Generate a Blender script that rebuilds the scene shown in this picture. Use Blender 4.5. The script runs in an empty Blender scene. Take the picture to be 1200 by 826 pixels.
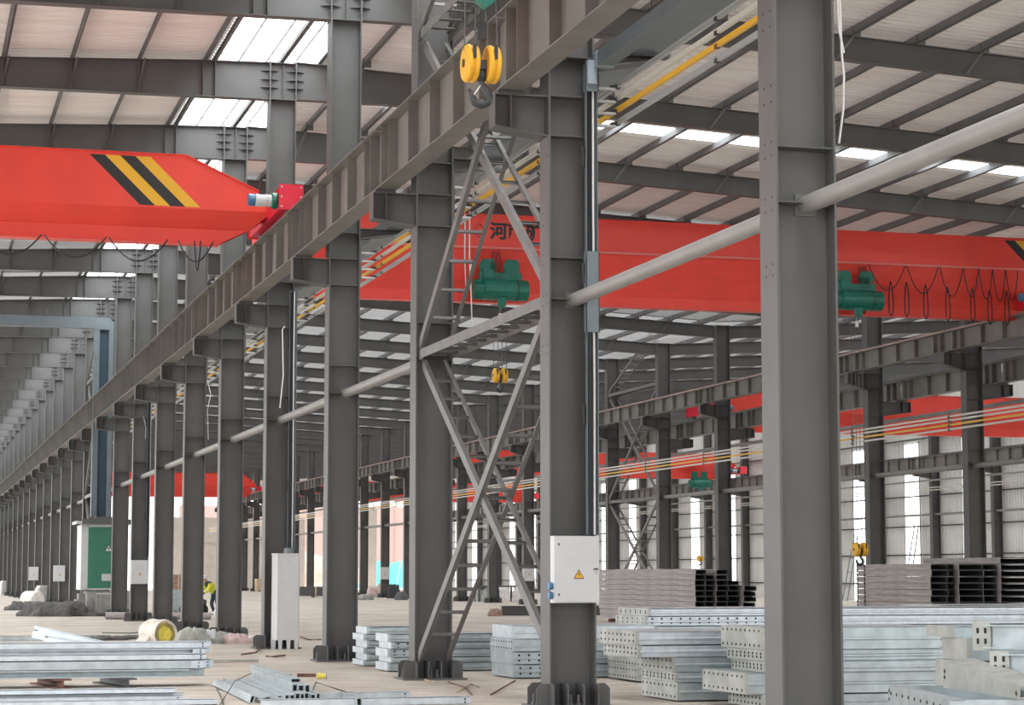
import bpy, bmesh, math, random
from mathutils import Vector, Matrix
random.seed(7)
SC = bpy.context.scene
COL = SC.collection
PI = math.pi

SKY_LOW, SKY_TOP = 1.9, 13.0
# ------------------------------------------------------------------ camera
F_PX, CX, CY, H = 2560.0, 600.0, 413.0, 1.6
PITCH, YAW = math.radians(5.799), math.radians(-15.467)
FWD = Vector((math.sin(-YAW) * math.cos(PITCH), math.cos(YAW) * math.cos(PITCH), math.sin(PITCH)))
RGT = Vector((math.cos(YAW), -math.sin(-YAW), 0.0))
UPV = RGT.cross(FWD)
CAM = Vector((0, 0, H))
cd = bpy.data.cameras.new('camera')
cam = bpy.data.objects.new('camera', cd)
COL.objects.link(cam)
cd.sensor_fit = 'HORIZONTAL'
cd.sensor_width = 36.0
cd.lens = F_PX * 36.0 / 1200.0
cd.clip_start, cd.clip_end = 0.1, 2000
m = Matrix((RGT, UPV, -FWD)).transposed().to_4x4()
m.translation = CAM
cam.matrix_world = m
SC.camera = cam


def ray(px, py):
    return FWD + RGT * ((px - CX) / F_PX) - UPV * ((py - CY) / F_PX)


def at(px, py, d):            # point of the place seen at a spot of the photo, d metres ahead
    return CAM + ray(px, py) * d


def on_floor(px, py, z=0.0):
    r = ray(px, py)
    return CAM + r * ((z - H) / r.z)


# ------------------------------------------------------------------ materials
MATS = {}


def mat(name, col, rough=0.55, metal=0.0, var=0.0, vscale=3.0, bump=0.0, bscale=40.0, emit=0.0, col2=None, stretch=(1, 1, 1), spec=0.5):
    mt = bpy.data.materials.new(name)
    mt.use_nodes = True
    nt = mt.node_tree
    b = nt.nodes['Principled BSDF']
    b.inputs['Base Color'].default_value = (*col, 1)
    b.inputs['Roughness'].default_value = rough
    b.inputs['Metallic'].default_value = metal
    b.inputs['Specular IOR Level'].default_value = spec
    if var > 0 or bump > 0:
        tc = nt.nodes.new('ShaderNodeTexCoord')
        mp = nt.nodes.new('ShaderNodeMapping')
        mp.inputs['Scale'].default_value = stretch
        nt.links.new(tc.outputs['Object'], mp.inputs['Vector'])
    if var > 0:
        nz = nt.nodes.new('ShaderNodeTexNoise')
        nz.inputs['Scale'].default_value = vscale
        nz.inputs['Detail'].default_value = 6
        nt.links.new(mp.outputs[0], nz.inputs['Vector'])
        rp = nt.nodes.new('ShaderNodeValToRGB')
        c2 = col2 or tuple(c * (1 - var) for c in col)
        c1 = col if col2 else tuple(min(1, c * (1 + var)) for c in col)
        rp.color_ramp.elements[0].position = 0.35
        rp.color_ramp.elements[1].position = 0.65
        rp.color_ramp.elements[0].color = (*c2, 1)
        rp.color_ramp.elements[1].color = (*c1, 1)
        nt.links.new(nz.outputs['Fac'], rp.inputs['Fac'])
        nt.links.new(rp.outputs[0], b.inputs['Base Color'])
    if bump > 0:
        n2 = nt.nodes.new('ShaderNodeTexNoise')
        n2.inputs['Scale'].default_value = bscale
        n2.inputs['Detail'].default_value = 4
        nt.links.new(mp.outputs[0], n2.inputs['Vector'])
        bp = nt.nodes.new('ShaderNodeBump')
        bp.inputs['Strength'].default_value = bump
        bp.inputs['Distance'].default_value = 0.02
        nt.links.new(n2.outputs['Fac'], bp.inputs['Height'])
        nt.links.new(bp.outputs[0], b.inputs['Normal'])
    MATS[name] = mt
    return mt


STEEL = mat('grey_primer_steel', (0.098, 0.0975, 0.0965), 0.5, var=0.09, vscale=1.2)
STEEL_D = mat('dark_grey_steel', (0.10, 0.102, 0.105), 0.5, var=0.08, vscale=1.5)
PIPE = mat('light_grey_pipe', (0.25, 0.245, 0.235), 0.45, var=0.06, vscale=2)
GIRD = mat('girder_side_lit_grey', (0.185, 0.177, 0.162), 0.5, var=0.1, vscale=1.5)  # lighter and warmer than the columns: side light put into the colour
BRACE = mat('brace_grey', (0.145, 0.142, 0.136), 0.5, var=0.12, vscale=3)
ROOFM = mat('roof_sheet', (0.80, 0.78, 0.755), 0.55, var=0.2, vscale=0.5, col2=(0.74, 0.685, 0.655), stretch=(0.25, 6, 1))


def brighten_sheet(mt, f, col=(1, .98, .96)):      # see-through share added to opaque sheet metal so it looks brighter
    nt = mt.node_tree
    t = nt.nodes.new('ShaderNodeBsdfTransparent'); t.inputs[0].default_value = (*col, 1)
    mx = nt.nodes.new('ShaderNodeMixShader'); mx.inputs[0].default_value = f
    nt.links.new(nt.nodes['Principled BSDF'].outputs[0], mx.inputs[1]); nt.links.new(t.outputs[0], mx.inputs[2])
    nt.links.new(mx.outputs[0], nt.nodes['Material Output'].inputs[0])


brighten_sheet(ROOFM, .011)
PURL = mat('purlin_grey', (0.15, 0.147, 0.15), 0.55, var=0.1, vscale=2)
RED = mat('crane_red', (0.80, 0.06, 0.04), 0.42, var=0.04, vscale=1.5)
RED2 = mat('crane_red_truck', (0.72, 0.02, 0.05), 0.4)
YEL = mat('hazard_yellow', (0.78, 0.42, 0.025), 0.5)
BLK = mat('black_paint', (0.02, 0.02, 0.022), 0.5)
GRN = mat('hoist_green', (0.004, 0.135, 0.095), 0.35, var=0.1, vscale=6)
GRN2 = mat('cabinet_green', (0.04, 0.18, 0.125), 0.5, var=0.06)
WHT = mat('white_paint', (0.55, 0.56, 0.57), 0.4, var=0.03, vscale=3)
CREAM = mat('cream_rail', (0.62, 0.60, 0.54), 0.4)
GRYR = mat('grey_rail', (0.42, 0.43, 0.43), 0.3, metal=0.3)
YELR = mat('yellow_rail', (0.75, 0.42, 0.03), 0.4)
BLUEG = mat('blue_grey_duct', (0.15, 0.182, 0.20), 0.4, var=0.06)
CABLE = mat('black_cable', (0.012, 0.013, 0.018), 0.35)
CABLW = mat('white_cable', (0.75, 0.75, 0.73), 0.5)
HOOKM = mat('dark_forged_hook', (0.035, 0.037, 0.04), 0.4, var=0.3, vscale=20)
GALV = mat('galvanised', (0.42, 0.48, 0.50), 0.38, metal=0.5, var=0.12, vscale=5, bump=0.08, bscale=25)
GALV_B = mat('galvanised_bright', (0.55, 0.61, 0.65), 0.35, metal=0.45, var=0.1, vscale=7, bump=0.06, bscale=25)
GALV_D = mat('galvanised_dull', (0.42, 0.43, 0.40), 0.5, metal=0.4, var=0.15, vscale=4)
HOLE = mat('hole_dark', (0.02, 0.022, 0.022), 0.9)
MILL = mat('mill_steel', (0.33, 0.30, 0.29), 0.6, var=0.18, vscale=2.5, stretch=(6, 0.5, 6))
MILL_D = mat('mill_steel_dark_and_shade', (0.07, 0.072, 0.078), 0.5, metal=0.2, var=0.2, vscale=4)
RUST = mat('rusty_timber', (0.16, 0.075, 0.06), 0.8, var=0.3, vscale=8)
CONC = mat('concrete_block', (0.30, 0.29, 0.27), 0.85, var=0.15, vscale=5)
TARP = mat('dark_tarp', (0.10, 0.095, 0.09), 0.8, var=0.25, vscale=6, bump=0.5, bscale=8)
CLOTHG = mat('grey_green_sack', (0.40, 0.42, 0.38), 0.85, var=0.2, vscale=5, bump=0.4, bscale=12)
CLOTHP = mat('pale_pink_sack', (0.62, 0.47, 0.45), 0.85, var=0.2, vscale=5, bump=0.4, bscale=12)
CLOTHW = mat('off_white_sack', (0.66, 0.64, 0.60), 0.85, var=0.15, vscale=5, bump=0.4, bscale=12)
ROLLY = mat('yellow_film', (0.72, 0.62, 0.10), 0.5, var=0.2, vscale=9)
ROLLW = mat('translucent_film', (0.68, 0.62, 0.54), 0.4, var=0.12, vscale=8, bump=0.3, bscale=20)
PINKB = mat('pink_box', (0.70, 0.10, 0.13), 0.6)
SKIN = mat('skin', (0.45, 0.27, 0.19), 0.6)
HIVIS = mat('hi_vis_yellow', (0.62, 0.62, 0.05), 0.7)
NAVY = mat('navy_cloth', (0.03, 0.05, 0.08), 0.8)
SOIL = mat('red_soil', (0.15, 0.095, 0.07), 0.95, var=0.3, vscale=0.5, bump=0.6, bscale=2)
TEAL = mat('teal_netting', (0.03, 0.20, 0.19), 0.8)
BEIGE = mat('beige_wall', (0.60, 0.54, 0.49), 0.7, var=0.05)
WALLM = mat('wall_sheet', (0.80, 0.80, 0.78), 0.5, var=0.06, vscale=0.5)
brighten_sheet(WALLM, .10)
WOOD = mat('pale_wood', (0.55, 0.43, 0.30), 0.8, var=0.2, vscale=6)
BRICK = mat('brown_boxes', (0.30, 0.20, 0.15), 0.8, var=0.3, vscale=3)
BLUE = mat('motor_blue', (0.05, 0.16, 0.30), 0.4)


def floor_mat():
    mt = bpy.data.materials.new('dusty_concrete')
    mt.use_nodes = True
    nt = mt.node_tree
    b = nt.nodes['Principled BSDF']
    b.inputs['Roughness'].default_value = 0.85
    b.inputs['Specular IOR Level'].default_value = 0.25
    tc = nt.nodes.new('ShaderNodeTexCoord')
    n1 = nt.nodes.new('ShaderNodeTexNoise'); n1.inputs['Scale'].default_value = 0.35; n1.inputs['Detail'].default_value = 8; n1.inputs['Roughness'].default_value = 0.65
    n2 = nt.nodes.new('ShaderNodeTexNoise'); n2.inputs['Scale'].default_value = 2.5; n2.inputs['Detail'].default_value = 10; n2.inputs['Roughness'].default_value = 0.7
    mp = nt.nodes.new('ShaderNodeMapping'); mp.inputs['Scale'].default_value = (0.35, 1.6, 1)
    nt.links.new(tc.outputs['Object'], n1.inputs['Vector'])
    nt.links.new(tc.outputs['Object'], mp.inputs['Vector'])
    nt.links.new(mp.outputs[0], n2.inputs['Vector'])
    r1 = nt.nodes.new('ShaderNodeValToRGB')
    r1.color_ramp.elements[0].position = 0.36; r1.color_ramp.elements[0].color = (0.45, 0.40, 0.345, 1)
    r1.color_ramp.elements[1].position = 0.62; r1.color_ramp.elements[1].color = (0.59, 0.535, 0.465, 1)
    r2 = nt.nodes.new('ShaderNodeValToRGB')
    r2.color_ramp.elements[0].position = 0.36; r2.color_ramp.elements[0].color = (0.62, 0.60, 0.58, 1)
    r2.color_ramp.elements[1].position = 0.55; r2.color_ramp.elements[1].color = (1, 1, 1, 1)
    nt.links.new(n1.outputs['Fac'], r1.inputs['Fac'])
    nt.links.new(n2.outputs['Fac'], r2.inputs['Fac'])
    mx = nt.nodes.new('ShaderNodeMix'); mx.data_type = 'RGBA'; mx.blend_type = 'MULTIPLY'; mx.inputs['Factor'].default_value = 0.8
    nt.links.new(r1.outputs[0], mx.inputs[6]); nt.links.new(r2.outputs[0], mx.inputs[7])
    nt.links.new(mx.outputs[2], b.inputs['Base Color'])
    bp = nt.nodes.new('ShaderNodeBump'); bp.inputs['Strength'].default_value = 0.25; bp.inputs['Distance'].default_value = 0.02
    nt.links.new(n2.outputs['Fac'], bp.inputs['Height']); nt.links.new(bp.outputs[0], b.inputs['Normal'])
    return mt


FLOORM = floor_mat()


def sheet_glass(name, tint, fac):
    mt = bpy.data.materials.new(name)
    mt.use_nodes = True
    nt = mt.node_tree
    for n in list(nt.nodes):
        nt.nodes.remove(n)
    o = nt.nodes.new('ShaderNodeOutputMaterial')
    t = nt.nodes.new('ShaderNodeBsdfTransparent'); t.inputs[0].default_value = (*tint, 1)
    tl = nt.nodes.new('ShaderNodeBsdfTranslucent'); tl.inputs[0].default_value = (0.9, 0.92, 0.92, 1)
    mx = nt.nodes.new('ShaderNodeMixShader'); mx.inputs[0].default_value = fac
    nt.links.new(t.outputs[0], mx.inputs[1]); nt.links.new(tl.outputs[0], mx.inputs[2])
    nt.links.new(mx.outputs[0], o.inputs[0])
    return mt


GLASS = sheet_glass('clear_polycarbonate', (0.96, 0.98, 0.98), 0.05)
FRP = sheet_glass('translucent_sheet', (0.88, 0.92, 0.93), 0.25)




def milky(tr, nm='daylight_fill_roof_sheet'):
    mt = bpy.data.materials.new(nm)
    mt.use_nodes = True
    nt = mt.node_tree
    for n in list(nt.nodes):
        nt.nodes.remove(n)
    o = nt.nodes.new('ShaderNodeOutputMaterial')
    t = nt.nodes.new('ShaderNodeBsdfTransparent'); t.inputs[0].default_value = (tr, tr * 1.015, tr * 1.03, 1)
    d = nt.nodes.new('ShaderNodeBsdfDiffuse'); d.inputs[0].default_value = (.72, .71, .69, 1)
    mx = nt.nodes.new('ShaderNodeMixShader'); mx.inputs[0].default_value = .35
    nt.links.new(t.outputs[0], mx.inputs[1]); nt.links.new(d.outputs[0], mx.inputs[2])
    nt.links.new(mx.outputs[0], o.inputs[0])
    return mt


MILKY = milky(.12)  # translucency made up to bring daylight down to the floor
MILKY2 = milky(.21, 'far_daylight_fill_sheet')  # more see-through still, added to brighten the far bays

# ------------------------------------------------------------------ mesh builder
class MB:
    def __init__(self):
        self.v, self.f, self.mi, self.mats = [], [], [], []
        self.smooth = []

    def _m(self, m_):
        if m_ not in self.mats:
            self.mats.append(m_)
        return self.mats.index(m_)

    def add(self, vs, fs, m_=None, sm=False):
        o = len(self.v)
        self.v += [tuple(p) for p in vs]
        k = self._m(m_)
        for f in fs:
            self.f.append(tuple(i + o for i in f)); self.mi.append(k); self.smooth.append(sm)
        return self

    def box(self, x0, x1, y0, y1, z0, z1, m_=None):
        vs = [(x, y, z) for z in (z0, z1) for y in (y0, y1) for x in (x0, x1)]
        return self.add(vs, [(0, 2, 3, 1), (4, 5, 7, 6), (0, 1, 5, 4), (2, 6, 7, 3), (0, 4, 6, 2), (1, 3, 7, 5)], m_)

    def hexa(self, b, t, m_=None):        # 4 bottom corners, 4 top corners, same winding
        return self.add(list(b) + list(t), [(3, 2, 1, 0), (4, 5, 6, 7), (0, 1, 5, 4), (1, 2, 6, 5), (2, 3, 7, 6), (3, 0, 4, 7)], m_)

    def bar(self, p, q, w, h, up=(0, 0, 1), m_=None):
        p, q = Vector(p), Vector(q)
        d = (q - p).normalized()
        u = Vector(up)
        s = d.cross(u)
        if s.length < 1e-4:
            s = d.cross(Vector((1, 0, 0)))
        s.normalize()
        u = s.cross(d).normalized()
        a, b = s * (w / 2), u * (h / 2)
        return self.hexa([p - a - b, p + a - b, p + a + b, p - a + b], [q - a - b, q + a - b, q + a + b, q - a + b], m_)

    def prism(self, pts, axis, a0, a1, m_=None):      # polygon in the plane across axis ('x','y','z')
        n = len(pts)

        def mk(p, a):
            return {'x': (a, p[0], p[1]), 'y': (p[0], a, p[1]), 'z': (p[0], p[1], a)}[axis]
        vs = [mk(p, a0) for p in pts] + [mk(p, a1) for p in pts]
        fs = [tuple(range(n - 1, -1, -1)), tuple(range(n, 2 * n))]
        fs += [(i, (i + 1) % n, (i + 1) % n + n, i + n) for i in range(n)]
        return self.add(vs, fs, m_)

    def tube(self, pts, r, n=8, m_=None, caps=True):
        pts = [Vector(p) for p in pts]
        rs = r if isinstance(r, (list, tuple)) else [r] * len(pts)
        vs, fs = [], []
        prev = None
        for i, p in enumerate(pts):
            d = (pts[min(i + 1, len(pts) - 1)] - pts[max(i - 1, 0)])
            d.normalize()
            if prev is None:
                s = d.cross(Vector((0, 0, 1)))
                if s.length < 1e-3:
                    s = d.cross(Vector((0, 1, 0)))
            else:
                s = prev - d * prev.dot(d)
            s.normalize(); prev = s
            u = d.cross(s)
            for k in range(n):
                a = 2 * PI * k / n
                vs.append(p + (s * math.cos(a) + u * math.sin(a)) * rs[i])
        for i in range(len(pts) - 1):
            for k in range(n):
                fs.append((i * n + k, i * n + (k + 1) % n, (i + 1) * n + (k + 1) % n, (i + 1) * n + k))
        self.add(vs, fs, m_, True)
        if caps:
            o = (len(pts) - 1) * n
            self.add(vs[:n], [tuple(range(n - 1, -1, -1))], m_)
            self.add(vs[o:], [tuple(range(n))], m_)
        return self

    def lathe(self, prof, c, axis='z', n=20, m_=None):    # prof: (radius, offset along axis)
        vs, fs = [], []
        c = Vector(c)
        ax = {'x': Vector((1, 0, 0)), 'y': Vector((0, 1, 0)), 'z': Vector((0, 0, 1))}[axis]
        s = {'x': Vector((0, 1, 0)), 'y': Vector((0, 0, 1)), 'z': Vector((1, 0, 0))}[axis]
        u = ax.cross(s)
        for r, h in prof:
            for k in range(n):
                a = 2 * PI * k / n
                vs.append(c + ax * h + (s * math.cos(a) + u * math.sin(a)) * r)
        for i in range(len(prof) - 1):
            for k in range(n):
                fs.append((i * n + k, i * n + (k + 1) % n, (i + 1) * n + (k + 1) % n, (i + 1) * n + k))
        self.add(vs, fs, m_, False)
        o = (len(prof) - 1) * n
        self.add(vs[:n], [tuple(range(n - 1, -1, -1))], m_)
        self.add(vs[o:], [tuple(range(n))], m_)
        return self

    def mesh(self, name, m_=None):
        me = bpy.data.meshes.new(name)
        me.from_pydata(self.v, [], self.f)
        for q in self.mats:
            me.materials.append(q or m_)
        me.polygons.foreach_set('material_index', self.mi)
        me.polygons.foreach_set('use_smooth', self.smooth)
        bm = bmesh.new(); bm.from_mesh(me)
        bmesh.ops.recalc_face_normals(bm, faces=bm.faces)
        bm.to_mesh(me); bm.free()
        me.update()
        return me

    def build(self, name, m_=None, parent=None, label=None):
        return link(name, self.mesh(name, m_), parent, label)


def link(name, me, parent=None, label=None):
    o = bpy.data.objects.new(name, me)
    COL.objects.link(o)
    if parent is not None:
        o.parent = parent
    if label:
        o['label'] = label
    return o


def tag(o, label, cat, group=None, kind='thing'):
    o['label'] = label
    o['category'] = cat
    if group:
        o['group'] = group
    if kind:
        o['kind'] = kind
    return o


def thing(name, label, cat, loc=(0, 0, 0), rz=0.0, group=None):
    o = bpy.data.objects.new(name, None)
    o.empty_display_size = 0.2
    COL.objects.link(o)
    o.location = loc
    o.rotation_euler = (0, 0, rz)
    return tag(o, label, cat, group)


KIDS = {}


def copy_tree(o, parent=None):
    c = o.copy()
    COL.objects.link(c)
    if parent is not None:
        c.parent = parent
    for ch in [x for x in COL.objects if x.parent is o] if o.name not in KIDS else KIDS[o.name]:
        copy_tree(ch, c)
    return c


def freeze(o):                 # remember the children of a prototype so that copying stays quick
    for x in (o,):
        ks = list(x.children)
        KIDS[x.name] = ks
        for k in ks:
            freeze(k)


def structure(name, mb, m_):
    o = mb.build(name, m_)
    o['kind'] = 'structure'
    return o


ORD = ['first', 'second', 'third', 'fourth', 'fifth', 'sixth', 'seventh', 'eighth', 'ninth', 'tenth', 'eleventh', 'twelfth', 'thirteenth',
       'fourteenth', 'fifteenth', 'sixteenth', 'seventeenth', 'eighteenth', 'nineteenth', 'twentieth', 'twenty-first', 'twenty-second',
       'twenty-third', 'twenty-fourth', 'twenty-fifth', 'twenty-sixth', 'twenty-seventh', 'twenty-eighth', 'twenty-ninth', 'thirtieth', 'thirty-first', 'thirty-second', 'thirty-third', 'thirty-fourth', 'thirty-fifth']

# ------------------------------------------------------------------ layout of the hall
S = 7.27
NF = 30


def fy(k):                      # frame line
    return 18.4 + S * k


XA, XB, XC = 7.815, 32.14, 56.05
YEND = fy(NF)                   # 236.5


def ztop_l(x):
    return 12.89 + 0.0475 * (x - 6.07)


def ztop_r(x):
    return 13.47 - 0.0535 * x


def ztop_c(x):
    return ztop_r(31.85) + 0.0535 * (x - 32.4)


# ---- floor
fb = MB(); fb.box(-30, 120, -40, 420, -0.3, 0.0)
structure('floor', fb, FLOORM)


# ---- roof sheets, ribbed across the slope
def rib_sheet(name, x0, z0, x1, z1, ya, yb, skip, mt, pitch=0.26):
    mb = MB()
    y = ya
    prof = []
    while y < yb:
        prof += [(y, 0.04), (y + pitch * 0.62, 0.04), (y + pitch * 0.72, 0.0), (y + pitch * 0.9, 0.0)]
        y += pitch
    prof.append((yb, 0.04))
    for i in range(len(prof) - 1):
        (a, ha), (b, hb) = prof[i], prof[i + 1]
        if b - a < 1e-6:
            continue
        if any(s0 <= (a + b) / 2 <= s1 for s0, s1 in skip):
            continue
        mb.add([(x0, a, z0 + ha), (x1, a, z1 + ha), (x1, b, z1 + hb), (x0, b, z0 + hb)], [(0, 1, 2, 3)])
    for i in range(0, 1):
        pass
    if mt in (MILKY, MILKY2, ROOFM):
        return structure(name, mb, mt)
    # a thin outer skin closes the sheet from above
    lo = ya
    segs = []
    for s0, s1 in sorted(skip):
        segs.append((lo, s0)); lo = s1
    segs.append((lo, yb))
    for a, b in segs:
        if b - a > 0.05:
            mb.hexa([(x0, a, z0 + 0.05), (x1, a, z1 + 0.05), (x1, b, z1 + 0.05), (x0, b, z0 + 0.05)],
                    [(x0, a, z0 + 0.09), (x1, a, z1 + 0.09), (x1, b, z1 + 0.09), (x0, b, z0 + 0.09)])
    return structure(name, mb, mt)


YA0 = -30.0
YO0, YO1 = 29.0, fy(6) + .3
XL0 = -16.2
SKX0, SKX1 = 6.35, 8.75
PU = 0.21
strips = [(fy(4) + 3.3, fy(4) + 4.4)]
for nm, xa, xb, zf in (('left', XL0, SKX0, ztop_l), ('middle', SKX1, 32.14, ztop_r), ('right', 32.14, 57.2, ztop_c)):
    za, zb_ = zf(xa) + PU, zf(xb) + PU
    xo = .3 if nm == 'left' else xa
    rib_sheet('ceiling_' + nm, xo, zf(xo) + PU, xb, zb_, YO0, YO1, strips if nm == 'middle' else [], ROOFM)
    if nm == 'left':
        rib_sheet('ceiling_left_side', xa, za, xo, zf(xo) + PU, YO0, YO1, [], MILKY, .5)
    rib_sheet('ceiling_' + nm + '_front', xa, za, xb, zb_, YA0, YO0, [], MILKY, .5)
    rib_sheet('ceiling_' + nm + '_rear', xa, za, xb, zb_, YO1, fy(9), [], MILKY, .5)
    rib_sheet('ceiling_' + nm + '_far', xa, za, xb, zb_, fy(9), YEND, [], MILKY2, .5)
for a, b in strips:
    mb = MB()
    n = 5
    xa, xb, zf = SKX1, 32.1, ztop_r
    for j in range(n):
        ya, yb = a + (b - a) * j / n, a + (b - a) * (j + 1) / n
        mb.hexa([(xa, ya, zf(xa) + PU + .02), (xb, ya, zf(xb) + PU + .02), (xb, yb, zf(xb) + PU + .02), (xa, yb, zf(xa) + PU + .02)],
                [(xa, ya, zf(xa) + PU + .024), (xb, ya, zf(xb) + PU + .024), (xb, yb, zf(xb) + PU + .024), (xa, yb, zf(xa) + PU + .024)])
    tag(mb.build('roof_light_strip', FRP), 'bright white translucent strip across the middle bay roof above the red bridge', 'skylight')

# ---- ridge skylight over the front column row
zs = ztop_l(SKX0) + PU
for k in range(2, NF):
    y0, y1 = fy(k), fy(k + 1)
    lab = f'glazed ridge skylight bay above the column row, between {ORD[k]} and {ORD[k + 1]} columns'
    t = thing('ridge_skylight', lab, 'skylight', (0, y0, 0), 0, 'ridge skylight bays')
    L = y1 - y0
    if k == 2:
        g = MB()
        xm = 7.6
        g.hexa([(SKX0, 0, zs), (xm, 0, zs + .1), (xm, L, zs + .1), (SKX0, L, zs)], [(SKX0, 0, zs + .01), (xm, 0, zs + .11), (xm, L, zs + .11), (SKX0, L, zs + .01)])
        g.hexa([(xm, 0, zs + .1), (SKX1, 0, zs), (SKX1, L, zs), (xm, L, zs + .1)], [(xm, 0, zs + .11), (SKX1, 0, zs + .01), (SKX1, L, zs + .01), (xm, L, zs + .11)])
        ME_G = g.mesh('glazing', GLASS)
        b = MB()
        for x in (SKX0 + .03, 6.95, 7.6, 8.2, SKX1 - .03):
            w = .05 if x < 6.5 or x > 8.6 else .018
            zz = zs + .1 - abs(x - 7.6) * .09 - .03
            b.box(x - w, x + w, 0, L, zz - .02, zz + .02)
        for y in (0.05, L / 3, 2 * L / 3):
            b.bar((SKX0, y, zs - .03), (7.6, y, zs + .07), .03, .03)
            b.bar((7.6, y, zs + .07), (SKX1, y, zs - .03), .03, .03)
        for s_ in (0, 1):
            b.tube([(SKX0, 1 if s_ else L - 1, zs - .08), (7.5, L - 1 if s_ else 1, zs - .08)], .008, 5)
        ME_B = b.mesh('glazing_bars', GRYR)
    link('glazing', ME_G, t); link('glazing_bars', ME_B, t)

# ---- purlins
pl = []
x = 1.8 - 1.43 * 7
i = 0
xs_l = [6.14 - 1.45 * j for j in range(15)][::-1] + [6.36]
xs_r = [8.72] + [18.3 + 1.44 * j for j in range(-6, 10)]
xs_c = [33.4 + 1.45 * j for j in range(0, 16)]
for xs, zf, bay in ((xs_l, ztop_l, 'left'), (xs_r, ztop_r, 'middle'), (xs_c, ztop_c, 'right')):
    for j, x in enumerate(xs):
        z = zf(x)
        mb = MB()
        # Z-section
        mb.box(x - .006, x + .006, YA0, YEND, z, z + PU)
        mb.box(x - .075, x, YA0, YEND, z, z + .008)
        mb.box(x - .075, x - .067, YA0, YEND, z, z + .03)
        mb.box(x, x + .075, YA0, YEND, z + PU - .012, z + PU - .004)
        o = mb.build('roof_purlin', PURL)
        tag(o, f'long grey roof purlin of the {bay} bay, {ORD[j]} from the left across', 'purlin', f'purlins under the {bay} bay roof')

# ---- tall skylight mullion beam over the row (thick bar beside the columns)
mb = MB(); mb.box(7.76, 7.86, fy(2), YEND, 12.96, 13.06)
tag(mb.build('ridge_beam', STEEL), 'thick grey bar running under the ridge skylight beside the column heads', 'beam')

# ------------------------------------------------------------------ rafters


def rafter_mesh(pts_bot, pts_top, fw, name='beam', mt=STEEL):
    mb = MB()
    web = list(pts_bot) + list(reversed(pts_top))
    mb.prism(web, 'y', -.006, .006)
    for pts, s in ((pts_bot, 1), (pts_top, -1)):
        for (x0, z0), (x1, z1) in zip(pts[:-1], pts[1:]):
            t = .016 * s
            mb.hexa([(x0, -fw, z0), (x1, -fw, z1), (x1, fw, z1), (x0, fw, z0)], [(x0, -fw, z0 + t), (x1, -fw, z1 + t), (x1, fw, z1 + t), (x0, fw, z0 + t)])
    return mb.mesh(name, mt)


def end_plate_mesh(x, sgn, z0, z1, fw):
    mb = MB()
    mb.box(x - .012, x + .012, -fw, fw, z0, z1)
    mb.prism([(-fw * .5, z1), (fw * .5, z1), (0, z1 + .1)], 'x', x - .012, x + .012)
    for z in (z1 - .2, z1 - .4, z1 - .58):
        for sg in (-1, 1):
            for yy in (-1, 1):      # small horizontal fins either side of the plate
                mb.prism([(x + sg * .012, yy * .012), (x + sg * .2, yy * .012), (x + sg * .012, yy * fw * .95)], 'z', z - .008, z + .008)
    for z in (z1 - .07, z1 - .15, z1 - .3, z1 - .5, z1 - .7, z0 + .05):
        for yy in (-.09, .09):
            mb.lathe([(.014, -.045), (.014, .045)], (x, yy, z), 'x', 6)
    return mb.mesh('end_plate', STEEL)


xl = XA + .29
bl = [(XL0, 12.0), (1.7, 12.03), (7.5, 12.09), (xl, 12.09)]
tl = [(XL0, ztop_l(XL0)), (6.1, ztop_l(6.1)), (7.5, 12.93), (xl, 12.93)]
ME_RL = rafter_mesh(bl, tl, .125)
ME_EPL = end_plate_mesh(XA - .28, 0, 12.09, 12.95, .15)
ME_EPM = end_plate_mesh(XA + .3, 0, 12.09, 12.95, .15)
xr = XA + .315
br = [(xr, 12.12), (15.5, 12.13), (31.82, ztop_r(31.82) - .5)]
tr = [(xr, 12.97), (15.5, ztop_r(15.5)), (31.82, ztop_r(31.82))]
ME_RR = rafter_mesh(br, tr, .11)
bc = [(32.46, ztop_c(32.46) - .5), (46, ztop_c(46) - .5), (55.75, ztop_c(55.75) - .75)]
tcp = [(32.46, ztop_c(32.46)), (46, ztop_c(46)), (55.75, ztop_c(55.75))]
ME_RC = rafter_mesh(bc, tcp, .11)


def stiff_mesh(x, z0, z1, fw=.12):
    mb = MB(); mb.box(x - .008, x + .008, -fw, fw, z0 + .016, z1 - .016)
    return mb.mesh('stiffener', STEEL)


ST_L = [stiff_mesh(x, 12.03 + (x - 1.7) * .012, ztop_l(x)) for x in (1.75, 3.2, 4.65, 6.05)] + [stiff_mesh(6.32, 12.085, 12.9), stiff_mesh(XA + .02, 12.1, 12.9, .1)]


def fly_mesh(x, zf, zb, dx=.5):
    mb = MB()
    mb.bar((x, -.2 if dx else 0, zf(x) + .02), (x - dx, -.08, zb), .04, .008, (0, 1, 0))
    return mb.mesh('fly_brace', BRACE)


def zb_r(x):
    return 12.125 if x < 15.5 else 12.13 + (x - 15.5) / (31.82 - 15.5) * (ztop_r(31.82) - .5 - 12.13)


FLY_R = [fly_mesh(18.3 + 1.44 * j, ztop_r, zb_r(18.3 + 1.44 * j) + .03, .35) for j in (-6, -4, -2, 0, 2, 4, 6, 8)]
CLEAT_R = []
for j in range(-6, 9):
    x = 18.3 + 1.44 * j
    mb = MB(); mb.box(x - .03, x + .16, -.11, -.095, ztop_r(x) - .01, ztop_r(x) + .2)
    CLEAT_R.append(mb.mesh('purlin_cleat', PURL))
FLY_L = []
for x in (1.85, 3.3, 4.75):
    mb = MB(); mb.bar((x - .12, .0, 12.1), (x + .02, -.13, ztop_l(x) + .02), .035, .008, (0, 1, 0))
    FLY_L.append(mb.mesh('fly_brace', BRACE))

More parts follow.
